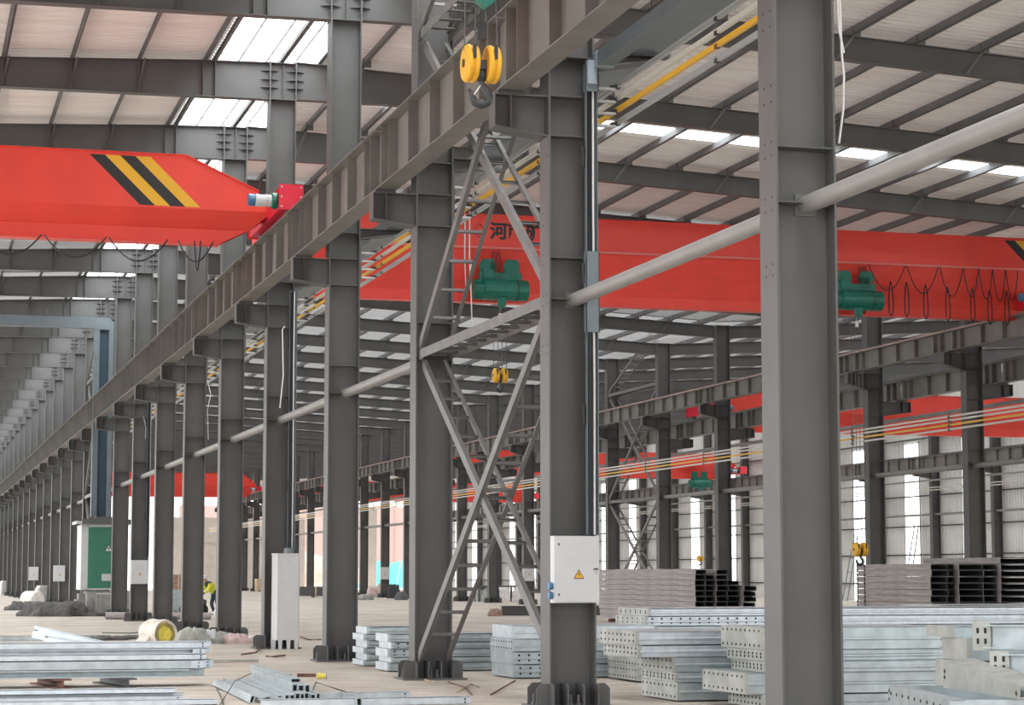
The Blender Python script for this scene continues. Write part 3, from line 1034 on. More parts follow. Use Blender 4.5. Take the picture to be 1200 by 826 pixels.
# ------------------------------------------------------------------ hoists with hook blocks
def make_hoist(name, label, x, y, ztop, zhook, near=False, group=None):
    """electric wire-rope hoist hung in front of the track; barrel along x"""
    o = thing(name, label, 'hoist', (x, y, ztop), 0, group)
    r = .29
    b = MB()
    b.lathe([(r * .55, -.78), (r * .86, -.76), (r * .86, -.5), (r * .97, -.48), (r, -.46), (r, .42), (r * 1.0, .44)], (0, 0, -.55), 'x', 28)
    for i in range(10):                           # motor cooling fins
        a = 2 * PI * i / 10
        b.bar((-.76, r * .88 * math.cos(a), -.55 + r * .88 * math.sin(a)), (-.5, r * .88 * math.cos(a), -.55 + r * .88 * math.sin(a)), .02, .04, (0, math.cos(a), math.sin(a)))
    b.build('drum', GRN, o)
    g = MB()
    g.lathe([(r * .95, .46), (r, .48), (r, .76), (r * .7, .79)], (0, 0, -.55), 'x', 28)
    g.build('gear_case', GRN, o)
    rg = MB(); rg.lathe([(r * 1.02, .435), (r * 1.02, .465)], (0, 0, -.55), 'x', 28); rg.build('band', BLK, o)
    tr_ = MB()
    for xx in (-.35, .33):
        tr_.prism([(xx - .2, -.1), (xx + .2, -.1), (xx + .24, .12), (xx + .16, .3), (xx - .14, .3), (xx - .24, .12)], 'y', .0, .05)
        tr_.lathe([(.1, -.02), (.1, .05)], (xx + .0, .0, .12), 'y', 14)
        for q in (-.17, .17):
            tr_.lathe([(.02, -.03), (.02, .05)], (xx + q, 0, .02), 'y', 6)
    tr_.box(-.6, .6, -.06, .1, -.3, -.08)
    tr_.box(-.5, -.2, -.1, .0, -.22, .0)
    tr_.build('trolley', GRN, o)
    rgd = MB(); rgd.prism([(-.12, -.78), (.12, -.78), (.1, -1.0), (0, -1.08), (-.1, -1.0)], 'y', -.22, -.1)
    rgd.build('rope_guide', GRN, o)
    # block
    zb = zhook - ztop
    bl = MB()
    yb = -.0
    for xx in (-.115, .115):
        sh = MB()
        sh.lathe([(.10, -.07), (.18, -.066), (.2, -.045), (.2, -.016), (.182, -.01), (.182, .01), (.2, .016), (.2, .045), (.18, .066), (.10, .07)], (xx, 0, zb + .42), 'x', 28)
        sh_o = sh.build('sheave', YEL, o)
        hb = MB(); hb.lathe([(.045, -.078), (.045, .078)], (xx, 0, zb + .42), 'x', 12); hb.build('hub', BLK, sh_o)
        sl = MB(); sl.box(xx - .016, xx + .016, -.207, -.17, zb + .44, zb + .58); sl.build('rope_slot', BLK, sh_o)
    cb = MB(); cb.box(-.05, .05, -.08, .08, zb + .35, zb + .45); cb.lathe([(.045, 0), (.07, .03), (.07, .1), (.045, .13)], (0, 0, zb + .24), 'z', 14)
    cb.build('crosshead', HOOKM, o)
    hk = MB()
    pts, rs = [], []
    for q, rr in (((0, .2), .03), ((0, .12), .03), ((.015, .08), .034), ((.065, .03), .04), ((.09, -.04), .046), ((.065, -.105), .05), ((0, -.135), .05), ((-.065, -.11), .044), ((-.1, -.055), .036), ((-.115, -.005), .026), ((-.13, .03), .012)):
        pts.append((q[0], 0, zb + .12 + q[1])); rs.append(rr)
    hk.tube(pts, rs, 12)
    hk.build('hook', HOOKM, o)
    lt = MB(); lt.bar((.0, -.01, zb + .2), (-.085, -.01, zb + .08), .018, .012); lt.build('safety_latch', CABLW, o)
    rp = MB()
    for xx in (-.18, -.06, .06, .18):
        rp.tube([(xx * .9, -.0, -.8), (xx, 0, zb + .55)], .009, 6)
    rp.build('rope', STEEL_D, o)
    wt = MB(); wt.box(-.03, .05, -.05, .03, zb + .68, zb + .86) if near else wt.box(-.03, .05, -.05, .03, -1.32, -1.2); wt.tube([(0, 0, (zb + .86) if near else -1.2), (0, -.02, -.85)], .006, 5)
    wt.build('limit_weight', BLK if near else CABLW, o)
    return o


make_hoist('electric_hoist', 'green hoist under the near crane, yellow hook block against the girder', 5.68, 21.75, 8.55, 6.50, True, 'electric hoists')
h1 = make_hoist('electric_hoist', 'green hoist on the red bridge behind the ladder braces', 15.46, 57.1, 9.87, 6.56, False, 'electric hoists')
make_hoist('electric_hoist', 'green hoist beside the large front column, hook lowered to the stacks', 26.0, 57.1, 9.94, 1.88, False, 'electric hoists')
make_hoist('electric_hoist', 'small green hoist under the far bridge beside the wall', 52.2, 140.6, 8.3, 2.25, False, 'electric hoists')
for (hx, zt_) in ((15.3, 10.4), (26.2, 10.4)):
    f = MB()
    for i in range(5):
        f.tube([(hx + .05 * i, 57.3, zt_), (hx - .1 + .07 * i, 57.05, zt_ - .4), (hx + .05 + .04 * i, 57.05, zt_ - 1.0)], .014, 5)
    tag(f.build('cable_bundle', CABLE), f'bundle of black cables hanging at the green hoist {"behind the ladder braces" if hx < 20 else "beside the large front column"}', 'cable')
for i, (px, py0, py1, d) in enumerate(((507, 215, 355, 33), (526, 225, 268, 33))):
    f = MB(); a = Vector((8.44, 33.0 + .3 * i, 7.3))
    f.tube([a, a + Vector((.0, .02, -.7)), a + Vector((.03, .03, -1.3 - .0)), a + Vector((.04 + .06 * i, .0, -1.8 + 1.0 * i))], .01, 6)
    tag(f.build('loose_wire', CABLW), f'thin white wire hanging from the conductor bars, {("longer", "shorter")[i]} of the two', 'wire')

# loose white wires near the large column
for i, pts in enumerate(([(983, -40), (986, 60), (989, 90), (988, 130), (983, 168)], [(979, -40), (983, 35), (989, 62)])):
    f = MB()
    f.tube([at(px, py, 20.2) for px, py in pts], .011, 6)
    tag(f.build('hanging_wire', CABLW), f'white wire hanging beside the large front column, {("longer", "shorter")[i]} one', 'wire')

for i, (pts, d, lab) in enumerate((([(334, 382), (331, 386), (332, 440), (328, 478)], 46.9, 'white cable looped down the column with the floor cabinet'),
                                   ([(243, 445), (247, 462), (243, 480), (244, 515)], 62, 'white cable hanging between two far front row columns'),
                                   ([(168, 488), (171, 500), (169, 548)], 76, 'white cable running down the column above the ninth switch box'))):
    f = MB(); f.tube([at(px, py, d) for px, py in pts], .014, 6)
    tag(f.build('hanging_wire', CABLW), lab, 'wire')

# ------------------------------------------------------------------ cable tray, switch boxes


def warning_triangle(parent, cx, cy, cz, s, mt=YEL):
    """flat triangle sign facing -y"""
    mb = MB(); mb.prism([(cx - s / 2, cz - s * .43), (cx + s / 2, cz - s * .43), (cx, cz + s * .43)], 'y', cy - .004, cy)
    t = mb.build('warning_sign', BLK, parent)
    k = .78
    mb = MB(); mb.prism([(cx - s / 2 * k, cz - s * .36), (cx + s / 2 * k, cz - s * .36), (cx, cz + s * .32)], 'y', cy - .006, cy - .004); mb.build('sign_face', mt, t)
    b = MB(); b.prism([(cx + .02 * s, cz + .18 * s), (cx - .1 * s, cz - .06 * s), (cx - .0 * s, cz - .06 * s), (cx - .03 * s, cz - .28 * s), (cx + .1 * s, cz + .02 * s), (cx + .01 * s, cz + .02 * s)], 'y', cy - .008, cy - .006)
    b.build('bolt_symbol', BLK, t)


def switch_box(label, x, y, z, w=.56, h=.8, d=.2, full=True):
    o = thing('switch_box', label, 'switch box', (x, y, z), 0, 'white switch boxes on columns')
    mb = MB(); mb.box(-w / 2, w / 2, .02, d, 0, h); mb.build('body', WHT, o)
    dr = MB(); dr.box(-w / 2 + .008, w / 2 - .008, 0, .018, .012, h - .012); dd = dr.build('door', WHT, o)
    if full:
        hd = MB(); hd.box(w / 2 - .075, w / 2 - .02, -.012, 0, h * .5 - .005, h * .5 + .012, BLK); hd.box(w / 2 - .05, w / 2 - .03, -.012, 0, h * .5 - .06, h * .5, GRYR); hd.build('handle', GRYR, dd)
        hg = MB()
        for zz in (.1, h - .1):
            hg.box(-w / 2 + .04, -w / 2 + .06, -.006, 0, zz - .012, zz + .012)
        hg.build('hinge', BLK, dd)
        sk = MB()
        for zz in (.06, .17):
            sk.lathe([(.045, 0), (.05, .02), (.04, .05)], (-w / 2 - .05, .1, zz + .03), 'x', 12)
        sk.build('socket', BLUE, o)
    warning_triangle(dd, .02, 0, h * .43, .13 if full else .12)
    br = MB(); br.box(-w / 2 + .05, -w / 2 + .1, d, d + .08, .1, h - .1); br.box(w / 2 - .1, w / 2 - .05, d, d + .08, .1, h - .1); br.build('mounting_rail', BRACE, o)
    return o


switch_box('white switch box with yellow warning triangle on the second near column', 7.78, fy(1) - .49, 1.26)
switch_box('white switch box on the ninth column beside the green transformer', 7.78, fy(8) - .49, 1.27, .56, .82, .2, False)
switch_box('white switch box on the fourteenth column past the transformer', 7.50, fy(13) - .49, 1.25, .56, .8, .2, False)
switch_box('small far white switch box on the seventeenth column', 7.45, fy(16) - .49, 1.25, .56, .8, .2, False)


def cable_tray(label, k, zt, zb, cover=None, x0=7.97, x1=8.12):
    y = fy(k) - .3
    o = thing('cable_tray', label, 'cable tray', (x0, y, zb), 0, 'vertical cable trays')
    w = x1 - x0
    h = zt - zb
    mb = MB(); mb.box(0, w, .07, .08, 0, h); mb.box(0, .008, 0, .08, 0, h); mb.box(w - .008, w, 0, .08, 0, h); mb.build('channel', BLUEG, o)
    cb = MB()
    for i, xx in enumerate((.03, .055, .08, .105)):
        cb.tube([(xx, .045, .0), (xx + .006, .045, h * .3), (xx - .004, .045, h * .7), (xx, .045, h - .02)], .015 if i != 2 else .01, 8, CABLW if i == 3 else CABLE)
    cb.build('cables', CABLE, o)
    if cover:
        for a, b in cover:
            c = MB(); c.box(-.01, w + .01, -.015, 0, a - zb, b - zb); c.box(-.012, -.0, -.015, .08, a - zb, b - zb); c.box(w, w + .012, -.015, .08, a - zb, b - zb)
            c.build('cover', BLUEG, o)
    rl = MB()
    for zz in (h * .25, h * .55, h * .8):
        rl.bar((-.02, .06, zz - .12), (-.035, .03, zz + .12), .03, .03)
    rl.build('cable_coil', BLK, o)
    ar = MB()
    for zz in (h * .1, h * .4, h * .7, h * .95):
        ar.box(.02, .06, .08, .12, zz, zz + .04); ar.box(.0, .1, .12, .135, zz, zz + .04)
    ar.build('support_arm', BRACE, o)
    return o


cable_tray('blue-grey cable tray with black cables above the near switch box', 1, 7.9, 2.08, [(4.75, 5.55), (4.55, 4.75), (7.55, 7.9)])
cable_tray('cable tray with black cables above the white floor cabinet', 4, 7.8, 2.12, None, 8.0, 8.16)
cable_tray('cable tray above the switch box of the ninth column', 8, 7.8, 2.2, None, 8.0, 8.1)
# horizontal cable duct from the tray along the column row
o = thing('cable_duct', 'blue-grey square cable duct leaving the top of the near cable tray', 'cable duct', (8.18, fy(1) - .35, 7.94))
mb = MB(); mb.box(-.11, .11, -10.5, .12, -.085, .085); mb.build('duct', BLUEG, o)
mb = MB(); mb.box(-.12, .12, -.1, .0, -.1, .1); mb.box(-.2, -.08, .0, .1, -.3, .0); mb.build('elbow', mat('elbow_grey', (.3, .36, .40), .4), o)
mb = MB()
for y in (-2.5, -5.5, -8.5):
    mb.box(-.02, .02, y, y + .04, .085, .2)
mb.build('hanger', BRACE, o)

# white floor cabinet
cpos = Vector((7.93, fy(4) - .55, 0))
o = thing('floor_cabinet', 'tall white cabinet on short legs at the foot of a column', 'cabinet', (cpos.x, cpos.y, 0), 0)
mb = MB()
mb.prism([(-.28, -.02), (-.2, -.12), (.26, -.12), (.28, -.1), (.28, .18), (-.28, .18)], 'z', .2, 2.02)
mb.build('body', WHT, o)
mb = MB(); mb.prism([(-.29, -.03), (-.205, -.13), (.27, -.13), (.29, -.11), (.29, .19), (-.29, .19)], 'z', 2.02, 2.05); mb.build('lid', WHT, o)
mb = MB(); mb.prism([(-.19, -.121), (.25, -.121), (.25, -.126), (-.19, -.126)], 'z', .24, 1.99); mb.build('door', WHT, o)
for xx, yy in ((-.25, .0), (-.13, -.1), (.05, -.1), (.22, -.1), (-.25, .15), (.25, .15)):
    mb = MB(); mb.hexa([(xx - .03, yy - .02, 0), (xx + .03, yy - .02, 0), (xx + .03, yy + .02, 0), (xx - .03, yy + .02, 0)], [(xx - .045, yy - .02, .2), (xx + .045, yy - .02, .2), (xx + .045, yy + .02, .2), (xx - .045, yy + .02, .2)]); mb.build('leg', WHT, o)
mb = MB(); mb.lathe([(.12, 0), (.1, .12)], (.06, .03, 2.05), 'z', 14); mb.build('cable_gland', BLUEG, o)

# transformer kiosk on a plinth
o = thing('transformer_kiosk', 'green and white transformer kiosk standing on a concrete plinth', 'transformer', (7.2, 87.0, 0))
mb = MB(); mb.box(-.35, 1.3, -.45, 1.7, 0, .95); mb.box(-.7, -.35, .3, 1.5, 0, .62); mb.box(-.6, -.35, .5, 1.4, .62, .85); mb.build('plinth', CONC, o)
mb = MB(); mb.box(-.6, 1.2, -.35, 1.9, 1.0, 3.55); mb.build('body', WHT, o)
mb = MB(); mb.box(-.34, 1.1, -.375, -.35, 1.05, 3.45); d1 = mb.build('door', GRN2, o, 'green door panel')
mb = MB()
for (a, b, c, d) in ((-.4, -.34, 1.02, 3.5), (1.1, 1.16, 1.02, 3.5)):
    mb.box(a, b, -.38, -.35, c, d)
mb.box(-.4, 1.16, -.38, -.35, 1.0, 1.06); mb.box(-.4, 1.16, -.38, -.35, 3.44, 3.5)
mb.build('door_frame', WHT, o)
warning_triangle(d1, .45, -.376, 2.62, .34, WHT)
mb = MB(); mb.box(.2, .6, -.385, -.375, 1.35, 1.62); mb.build('name_plate', WHT, d1)
mb = MB(); mb.prism([(-.8, 3.55), (1.35, 3.55), (1.35, 3.72), (.3, 3.85), (-.8, 3.68)], 'y', -.55, 2.0); mb.build('roof', STEEL_D, o)
mb = MB(); mb.box(-.82, -.6, -.56, 1.6, 3.55, 3.66); mb.build('roof_trim', WHT, o)
mb = MB(); mb.box(.0, .75, -.6, -.56, 0, .85)
mb2 = MB()
for (a, b, c, d) in ((-.02, .0, 0, .88), (.72, .77, 0, .88), (-.02, .77, .83, .88)):
    mb2.box(a, b, -.63, -.56, c, d)
mb.build('hatch', CONC, o); mb2.build('hatch_frame', WHT, o)

# bus duct from the kiosk up and across the left bay
o = thing('bus_duct', 'blue-grey bus duct rising from the transformer and turning left overhead', 'cable duct', (7.35, 87.4, 3.86))
mb = MB()
zt = 11.75 - 3.86
mb.box(-.36, -.14, -.15, .15, 0, zt - .2); mb.box(.22, .4, -.15, .15, 0, zt - .4); mb.box(-.14, .22, .08, .12, 0, zt - .4)
mb.build('riser', BLUEG, o)
mb = MB(); mb.box(-.14, .22, -.02, .08, 0, zt - .35); mb.build('cables', mat('dark_blue_cables', (.03, .06, .09), .5), o)
mb = MB(); mb.prism([(-12, zt - .45), (-.36, zt - .45), (-.3, zt - .5), (.4, zt - .5), (.4, zt - .2), (.2, zt - .02), (-12, zt - .02)], 'y', -.16, .16); mb.build('arm', BLUEG, o)
mb = MB()
for x in (-2.2, -5, -8):
    mb.tube([(x, 0, zt), (x, 0, 12.02 - 3.86)], .02, 6)
mb.build('hanger', STEEL_D, o)

# ------------------------------------------------------------------ side wall with windows
wx = 56.45
win = []
for k in range(5, NF):
    win.append((fy(k) - .2 + .40 * S, fy(k) - .2 + .67 * S))
for k in (12, 17, 19, 22, 24):
    win.append((fy(k) - .2 + .545 * S - 1.4 if False else fy(k) + .2, fy(k) + .9))
win.sort()
mb = MB()
lo = 30.0
segs = []
for a, b in win:
    segs.append((lo, a)); lo = b
segs.append((lo, YEND))
for a, b in segs:
    y = a
    while y < b - 1e-4:
        y2 = min(b, y + .3)
        mb.box(wx, wx + .02, y, y2, .0, 12.4)
        if y2 - y > .25:
            mb.box(wx - .025, wx, y + .04, y + .09, .0, 12.4)
        y = y2
for a, b in win:
    mb.box(wx, wx + .02, a, b, 9.25, 12.4)
structure('wall_right', mb, WALLM)
for i, (a, b) in enumerate(win):
    o = thing(f'window_{i + 1}', f'tall white translucent window strip in the right wall, {ORD[i % 35]} from the front', 'window', (wx, a, 0))
    o['kind'] = 'structure'
    del o['category']
    g = MB(); g.box(0, .01, 0, b - a, 0, 9.25); g.build('pane', FRP, o)
    f = MB()
    for z in (1.05, 2.73, 4.37, 6.1, 7.7, 9.2):
        f.box(-.03, 0, 0, b - a, z - .03, z + .03)
    f.box(-.03, 0, -.03, .02, 0, 9.25); f.box(-.03, 0, b - a - .02, b - a + .03, 0, 9.25)
    f.build('frame', BRACE, o)
mb = MB()
for z in (1.05, 2.73, 4.37, 6.1, 7.8, 9.4):
    mb.box(wx - .2, wx - .03, 30, YEND, z - .02, z + .02); mb.box(wx - .2, wx - .19, 30, YEND, z - .06, z + .02)
structure('trim_1', mb, BRACE)

# ---- far end wall
mb = MB()
ye = YEND


def endpanel(xa, xb, za, zb_):
    x = xa
    while x < xb - 1e-4:
        x2 = min(xb, x + 1.2)
        mb.box(x, x2 - .04, ye, ye + .03, za, zb_)
        mb.box(x2 - .04, x2, ye + .01, ye + .04, za, zb_)
        x = x2
    for z in (za + (zb_ - za) * .33, za + (zb_ - za) * .66):
        mb.box(xa, xb, ye - .08, ye, z - .06, z + .06)


endpanel(26.5, 42.0, 0, 7.7)
endpanel(48.5, 50, 0, 9)
endpanel(53.5, 57, 0, 10)
endpanel(8.5, 57, 10.2, 12.8)
structure('wall_far', mb, BEIGE)
# beyond the end of the hall
mb = MB()
for i in range(26):
    pass
gx = []
N = 28
vs, fs = [], []
for j in range(9):
    for i in range(N):
        u = i / (N - 1); v = j / 8
        x = 36 + 60 * u; y = 255 + 22 * v
        z = 5.5 * math.sin(PI * min(1, v * 1.0)) * (.6 + .4 * math.sin(u * 9 + 1)) * (1 if 0 < i < N - 1 else 0) + random.uniform(-.3, .3) * (1 if 0 < j < 8 and 0 < i < N - 1 else 0)
        vs.append((x, y, max(-.05, z)))
for j in range(8):
    for i in range(N - 1):
        a = j * N + i
        fs.append((a, a + 1, a + N + 1, a + N))
mb.add(vs, fs)
tag(mb.build('soil_mound', SOIL), 'heap of reddish soil outside the far end opening', 'soil mound')
mb = MB()
pts = [(0, 0), (1.5, .2), (3, -.1), (4.6, .3), (6, 0)]
for i in range(len(pts) - 1):
    mb.hexa([(pts[i][0], pts[i][1] - .02, 0), (pts[i + 1][0], pts[i + 1][1] - .02, 0), (pts[i + 1][0], pts[i + 1][1] + .02, 0), (pts[i][0], pts[i][1] + .02, 0)],
            [(pts[i][0] + 1.2, pts[i][1] + 2 - .02, 2.8 + .4 * (i % 2)), (pts[i + 1][0] + 1.0, pts[i + 1][1] + 2 - .02, 3.2 - .4 * (i % 2)), (pts[i + 1][0] + 1.0, pts[i + 1][1] + 2.02, 3.2 - .4 * (i % 2)), (pts[i][0] + 1.2, pts[i][1] + 2.02, 2.8 + .4 * (i % 2))])
o = mb.build('safety_netting', TEAL); o.location = (50.5, 249.5, 0.02)
tag(o, 'teal netting spread over the soil outside the far opening', 'netting')
mb = MB()
for i in range(14):
    mb.box(36 + i * 3, 38.9 + i * 3, 300, 300.2, 0, 11); mb.box(36 + i * 3 - .1, 36 + i * 3, 299.9, 300.2, 0, 11)
o = mb.build('distant_building', mat('pale_pink_wall', (.20, .14, .125), .8)); tag(o, 'pale pinkish building seen outside the far end opening', 'building')

# ------------------------------------------------------------------ galvanised box sections in piles


def galv(label, x, y, z, L, D, h, rz=0.0, end=GALV_D, face=GALV, holes=7, grp='galvanised sections in piles', folds=(.5,), facehole=0, taper=0.0):
    """folded box section: long along local x, its drilled end at local x = 0 facing -x"""
    o = thing('galvanised_section', label, 'steel section', (x, y, z), rz, grp)
    mb = MB()
    t = .012
    mb.box(.012, L, 0, t, 0, h); mb.box(.012, L, D - t, D, 0, h)
    mb.box(.012, L, 0, D, h - t, h)
    mb.box(.012, L, t, .16, 0, t); mb.box(.012, L, D - .16, D - t, 0, t)
    mb.box(L - t, L, t, D - t, t, h - t)
    for f in folds:
        mb.hexa([(.03, -.012, h * f - .02), (L - .02, -.012, h * f - .02), (L - .02, 0, h * f - .03), (.03, 0, h * f - .03)], [(.03, -.012, h * f + .0), (L - .02, -.012, h * f + .0), (L - .02, 0, h * f + .012), (.03, 0, h * f + .012)])
    mb.build('body', face, o)
    e = MB()
    e.prism([(0, 0), (D, -taper), (D, h + taper), (0, h)], 'x', 0, .012)
    e.box(0, .05, -.006, .0, 0, h)
    eo = e.build('end_plate', end, o)
    hm = MB()
    for i in range(holes):
        yy = D * (i + .5) / holes
        for zz in (.045, h - .045):
            hm.lathe([(.016, 0), (.016, .005)], (-.004, yy, zz), 'x', 8)
    hm.build('bolt_hole', HOLE, eo)
    if facehole:
        fm = MB()
        for i in range(facehole):
            for zz in (h * .3, h * .72):
                fm.lathe([(.018, 0), (.018, .005)], (.12 + i * .16, -.004, zz), 'y', 8)
        fm.build('bolt_hole', HOLE, o)
    return o


G1 = 'sections in the pile behind the boxed column'
x0, y0 = 9.42, 26.25
z = .02
for i, (dx, hh, L, rz) in enumerate(((0.0, .22, 3.6, .01), (-.02, .13, 3.5, -.015), (-.04, .185, 3.6, .02))):
    galv(f'galvanised section in the pile right of the boxed column, {("lowest", "second lowest", "third lowest")[i]} layer', x0 + dx, y0 + .02 * i, z, L, 1.35, hh, rz, GALV_D, GALV, 9, G1)
    z += hh + .003
for i, (dx, hh, rz) in enumerate(((-.50, .15, .0), (-.53, .165, .02))):
    galv(f'wide galvanised section overhanging the pile right of the boxed column, {("under the top one", "topmost")[i]}', x0 + dx, y0 + .05, z, 4.0, 1.4, hh, rz, GALV_D, GALV_B, 9, G1, taper=.02)
    z += hh + .003
z = .03
for i in range(2):
    galv(f'galvanised section behind the pile right of the boxed column, {("lower", "upper")[i]} layer', 10.5, 31.0, z, 4.5, 1.4, .2, 0, GALV_D, GALV, 10, 'sections behind the pile')
    z += .203
z = .03
for i, (hh, dx) in enumerate(((.26, .2), (.25, .1), (.24, .15), (.15, .0), (.12, .05))):
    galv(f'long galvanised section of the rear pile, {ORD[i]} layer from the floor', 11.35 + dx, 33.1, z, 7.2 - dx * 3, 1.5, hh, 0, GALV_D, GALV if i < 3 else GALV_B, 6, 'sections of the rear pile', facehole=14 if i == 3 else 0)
    z += hh + .003
z = .03
for i, (hh, dx) in enumerate(((.26, .0), (.25, .1), (.24, .15), (.27, .0))):
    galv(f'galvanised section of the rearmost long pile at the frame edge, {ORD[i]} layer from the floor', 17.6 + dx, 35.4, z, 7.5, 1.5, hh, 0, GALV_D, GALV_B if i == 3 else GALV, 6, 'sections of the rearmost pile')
    z += hh + .003
# pile behind the large column
z = .02
for i, (dx, hh, L, D_, rz) in enumerate(((.0, .16, 2.75, 1.1, 0), (-.22, .25, 2.95, 1.35, .02), (.02, .13, 2.6, 1.1, -.02), (.02, .13, 2.62, 1.1, .03), (-.0, .265, 2.35, 1.3, .01))):
    galv(f'galvanised section in the pile behind the large front column, {("lowest", "second", "third", "fourth", "topmost")[i]} layer', 9.86 + dx, 24.5, z, L, D_, hh, rz, GALV_D, GALV, 9, 'sections behind the large column')
    z += hh + .004
# small stacks left of the bracing
for nm, px, py, sh, ls in (('left', 425.6, 781, 0, (.09, .11, .1, .12, .11, .12)), ('right', 454, 787.5, 0, (.13, .09, .13, .11, .13))):
    p = on_floor(px, py)
    z = .02
    for i, hh in enumerate(ls):
        galv(f'small galvanised section between the columns, {nm} stack, {ORD[i]} layer up', p.x + (.06 if i % 2 else 0), p.y, z, 2.2 if nm == 'right' else .9, .95, hh, 0, GALV_B, GALV, 0, f'sections in the small {nm} stack', facehole=3 if (nm == 'right' and i in (2, 3)) else 0)
        z += hh + .003
p = on_floor(601, 795.6)
z = .02
for i, hh in enumerate((.2, .19, .19, .2)):
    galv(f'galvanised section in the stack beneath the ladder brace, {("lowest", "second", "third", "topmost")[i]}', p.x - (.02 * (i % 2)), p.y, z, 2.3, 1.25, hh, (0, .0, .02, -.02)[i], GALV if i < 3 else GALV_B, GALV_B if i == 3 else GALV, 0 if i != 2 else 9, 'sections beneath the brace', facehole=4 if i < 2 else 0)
    z += hh + .004

# ---- right foreground: trough, channel and plated beams
pa = on_floor(1041, 803, .53); pb = on_floor(1113, 820, .53)
ang = math.atan2(pb.y - pa.y, pb.x - pa.x)
Ls = (pb - pa).length
o = thing('galvanised_trough', 'open galvanised trough lowest in the pile at the frame corner', 'steel section', (pb.x, pb.y, 0), ang + PI / 2 - PI / 2, 'steel pieces in the corner pile')
mb = MB()
mb.box(-Ls, 0, 0, .012, 0, .53); mb.box(-Ls, 0, .012, .14, .518, .53); mb.box(-Ls, 0, .012, 1.9, .2, .212)
mb.box(-Ls, 0, 1.888, 1.9, 0, .53); mb.box(-.012, 0, .012, 1.9, .0, .53); mb.box(-Ls, -Ls + .012, .012, 1.9, 0, .53); mb.box(-Ls, 0, 1.76, 1.888, .518, .53)
mb.build('body', GALV, o)
hm = MB()
for i in range(9):
    hm.lathe([(.017, 0), (.017, .006)], (-Ls + .12 + i * .25, -.005, .46), 'y', 8)
for zz in (.12, .28, .4, .48):
    hm.lathe([(.017, 0), (.017, .006)], (-Ls + .04, -.005, zz), 'y', 8)
hm.build('bolt_hole', HOLE, o)

q = [at(1105, 774, 20.5), at(1194, 803, 18.6), at(1194, 819, 18.6), at(1105, 805.5, 20.5)]
base = q[3].copy()
o = thing('galvanised_channel', 'tapered galvanised channel slanting across the corner pile', 'steel section', base, 0, 'steel pieces in the corner pile')
n = (q[1] - q[0]).cross(q[3] - q[0]).normalized()
if n.dot(FWD) > 0:
    n = -n
bk = -n * .012
mb = MB()
mb.hexa([v - base for v in q], [v - base + bk for v in q])
dp = -n * .30 + Vector((0, 0, .02))
for a, b in ((0, 1), (3, 2)):
    s_ = Vector((0, 0, -.012)) if a == 0 else Vector((0, 0, .012))
    mb.hexa([q[a] - base + bk, q[b] - base + bk, q[b] - base + dp, q[a] - base + dp], [q[a] - base + bk + s_, q[b] - base + bk + s_, q[b] - base + dp + s_, q[a] - base + dp + s_])
mb.build('body', GALV_D, o)
hm = MB()
for (u, v) in ((.025, .38), (.025, .6), (.97, .62)):
    c = q[0].lerp(q[1], u).lerp(q[3].lerp(q[2], u), v) - base
    hm.tube([c + n * .003, c - n * .004], .02, 8)
hm.build('bolt_hole', HOLE, o)

for i, (pl_, d, ww, hh, off) in enumerate((((1140, 728, 1161, 762), 20.6, 0, 0, .0), ((1160, 763, 1183, 791), 19.9, 0, 0, .0))):
    c0 = at(pl_[0], pl_[3], d); c1 = at(pl_[2], pl_[3], d - .12)
    w = (c1 - c0).length; h = (pl_[3] - pl_[1]) / F_PX * d
    a = math.atan2(c1.y - c0.y, c1.x - c0.x)
    o = thing('plated_beam', f'galvanised beam with a four-hole end plate, {("upper", "lower")[i]} one in the corner pile', 'steel beam', c0, a, 'steel pieces in the corner pile')
    mb = MB(); mb.box(0, w, 0, .02, 0, h); pl_o = mb.build('end_plate', GALV_D, o)
    hm = MB()
    for u in (.3, .72):
        for v in (.32, .68):
            hm.hexa([(w * u - .012, -.004, h * v - .025), (w * u + .012, -.004, h * v - .025), (w * u + .012, 0, h * v - .025), (w * u - .012, 0, h * v - .025)], [(w * u - .012, -.004, h * v + .025), (w * u + .012, -.004, h * v + .025), (w * u + .012, 0, h * v + .025), (w * u - .012, 0, h * v + .025)])
    hm.build('bolt_hole', HOLE, pl_o)
    mb = MB()
    dr = Vector((2.0, .55, 0)).normalized()
    s0, L = Vector((w * .6, .03, 0)), 2.4
    for zc, tt in ((h * .1, .012), (h * .86, .012)):
        mb.bar(s0 + Vector((0, 0, zc)), s0 + dr * L + Vector((0, 0, zc)), w * .85, tt)
    mb.bar(s0 + Vector((0, 0, h * .48)), s0 + dr * L + Vector((0, 0, h * .48)), .01, h * .76)
    mb.build('beam', GALV, o)
    mb = MB(); c = s0 + dr * .95
    mb.bar(c + Vector((0, -.13, h * .05)), c + Vector((0, -.13, h * 1.1)), .14, .012, (1, 0, 0)); mb.build('splice_plate', GALV_B, o)
# boxes carrying the beams
for (px, py, d, L, D_, hh, lab) in ((1113, 747, 21.9, 1.6, .9, .11, 'thin galvanised section end beneath the upper plated beam'), (1133, 774, 21.5, 1.5, .9, .22, 'galvanised box end beneath the two plated beams')):
    c = at(px, py, d)
    galv(lab, c.x, c.y, c.z, L, D_, hh, -.2, GALV_D, GALV, 0, 'steel pieces in the corner pile', ())
c = at(1140, 800, 21.6)
galv('large galvanised box at the bottom of the corner pile', c.x, c.y, .02, 2.0, 1.4, .70, -.2, GALV_D, GALV, 0, 'steel pieces in the corner pile')

# ------------------------------------------------------------------ dark channel stacks


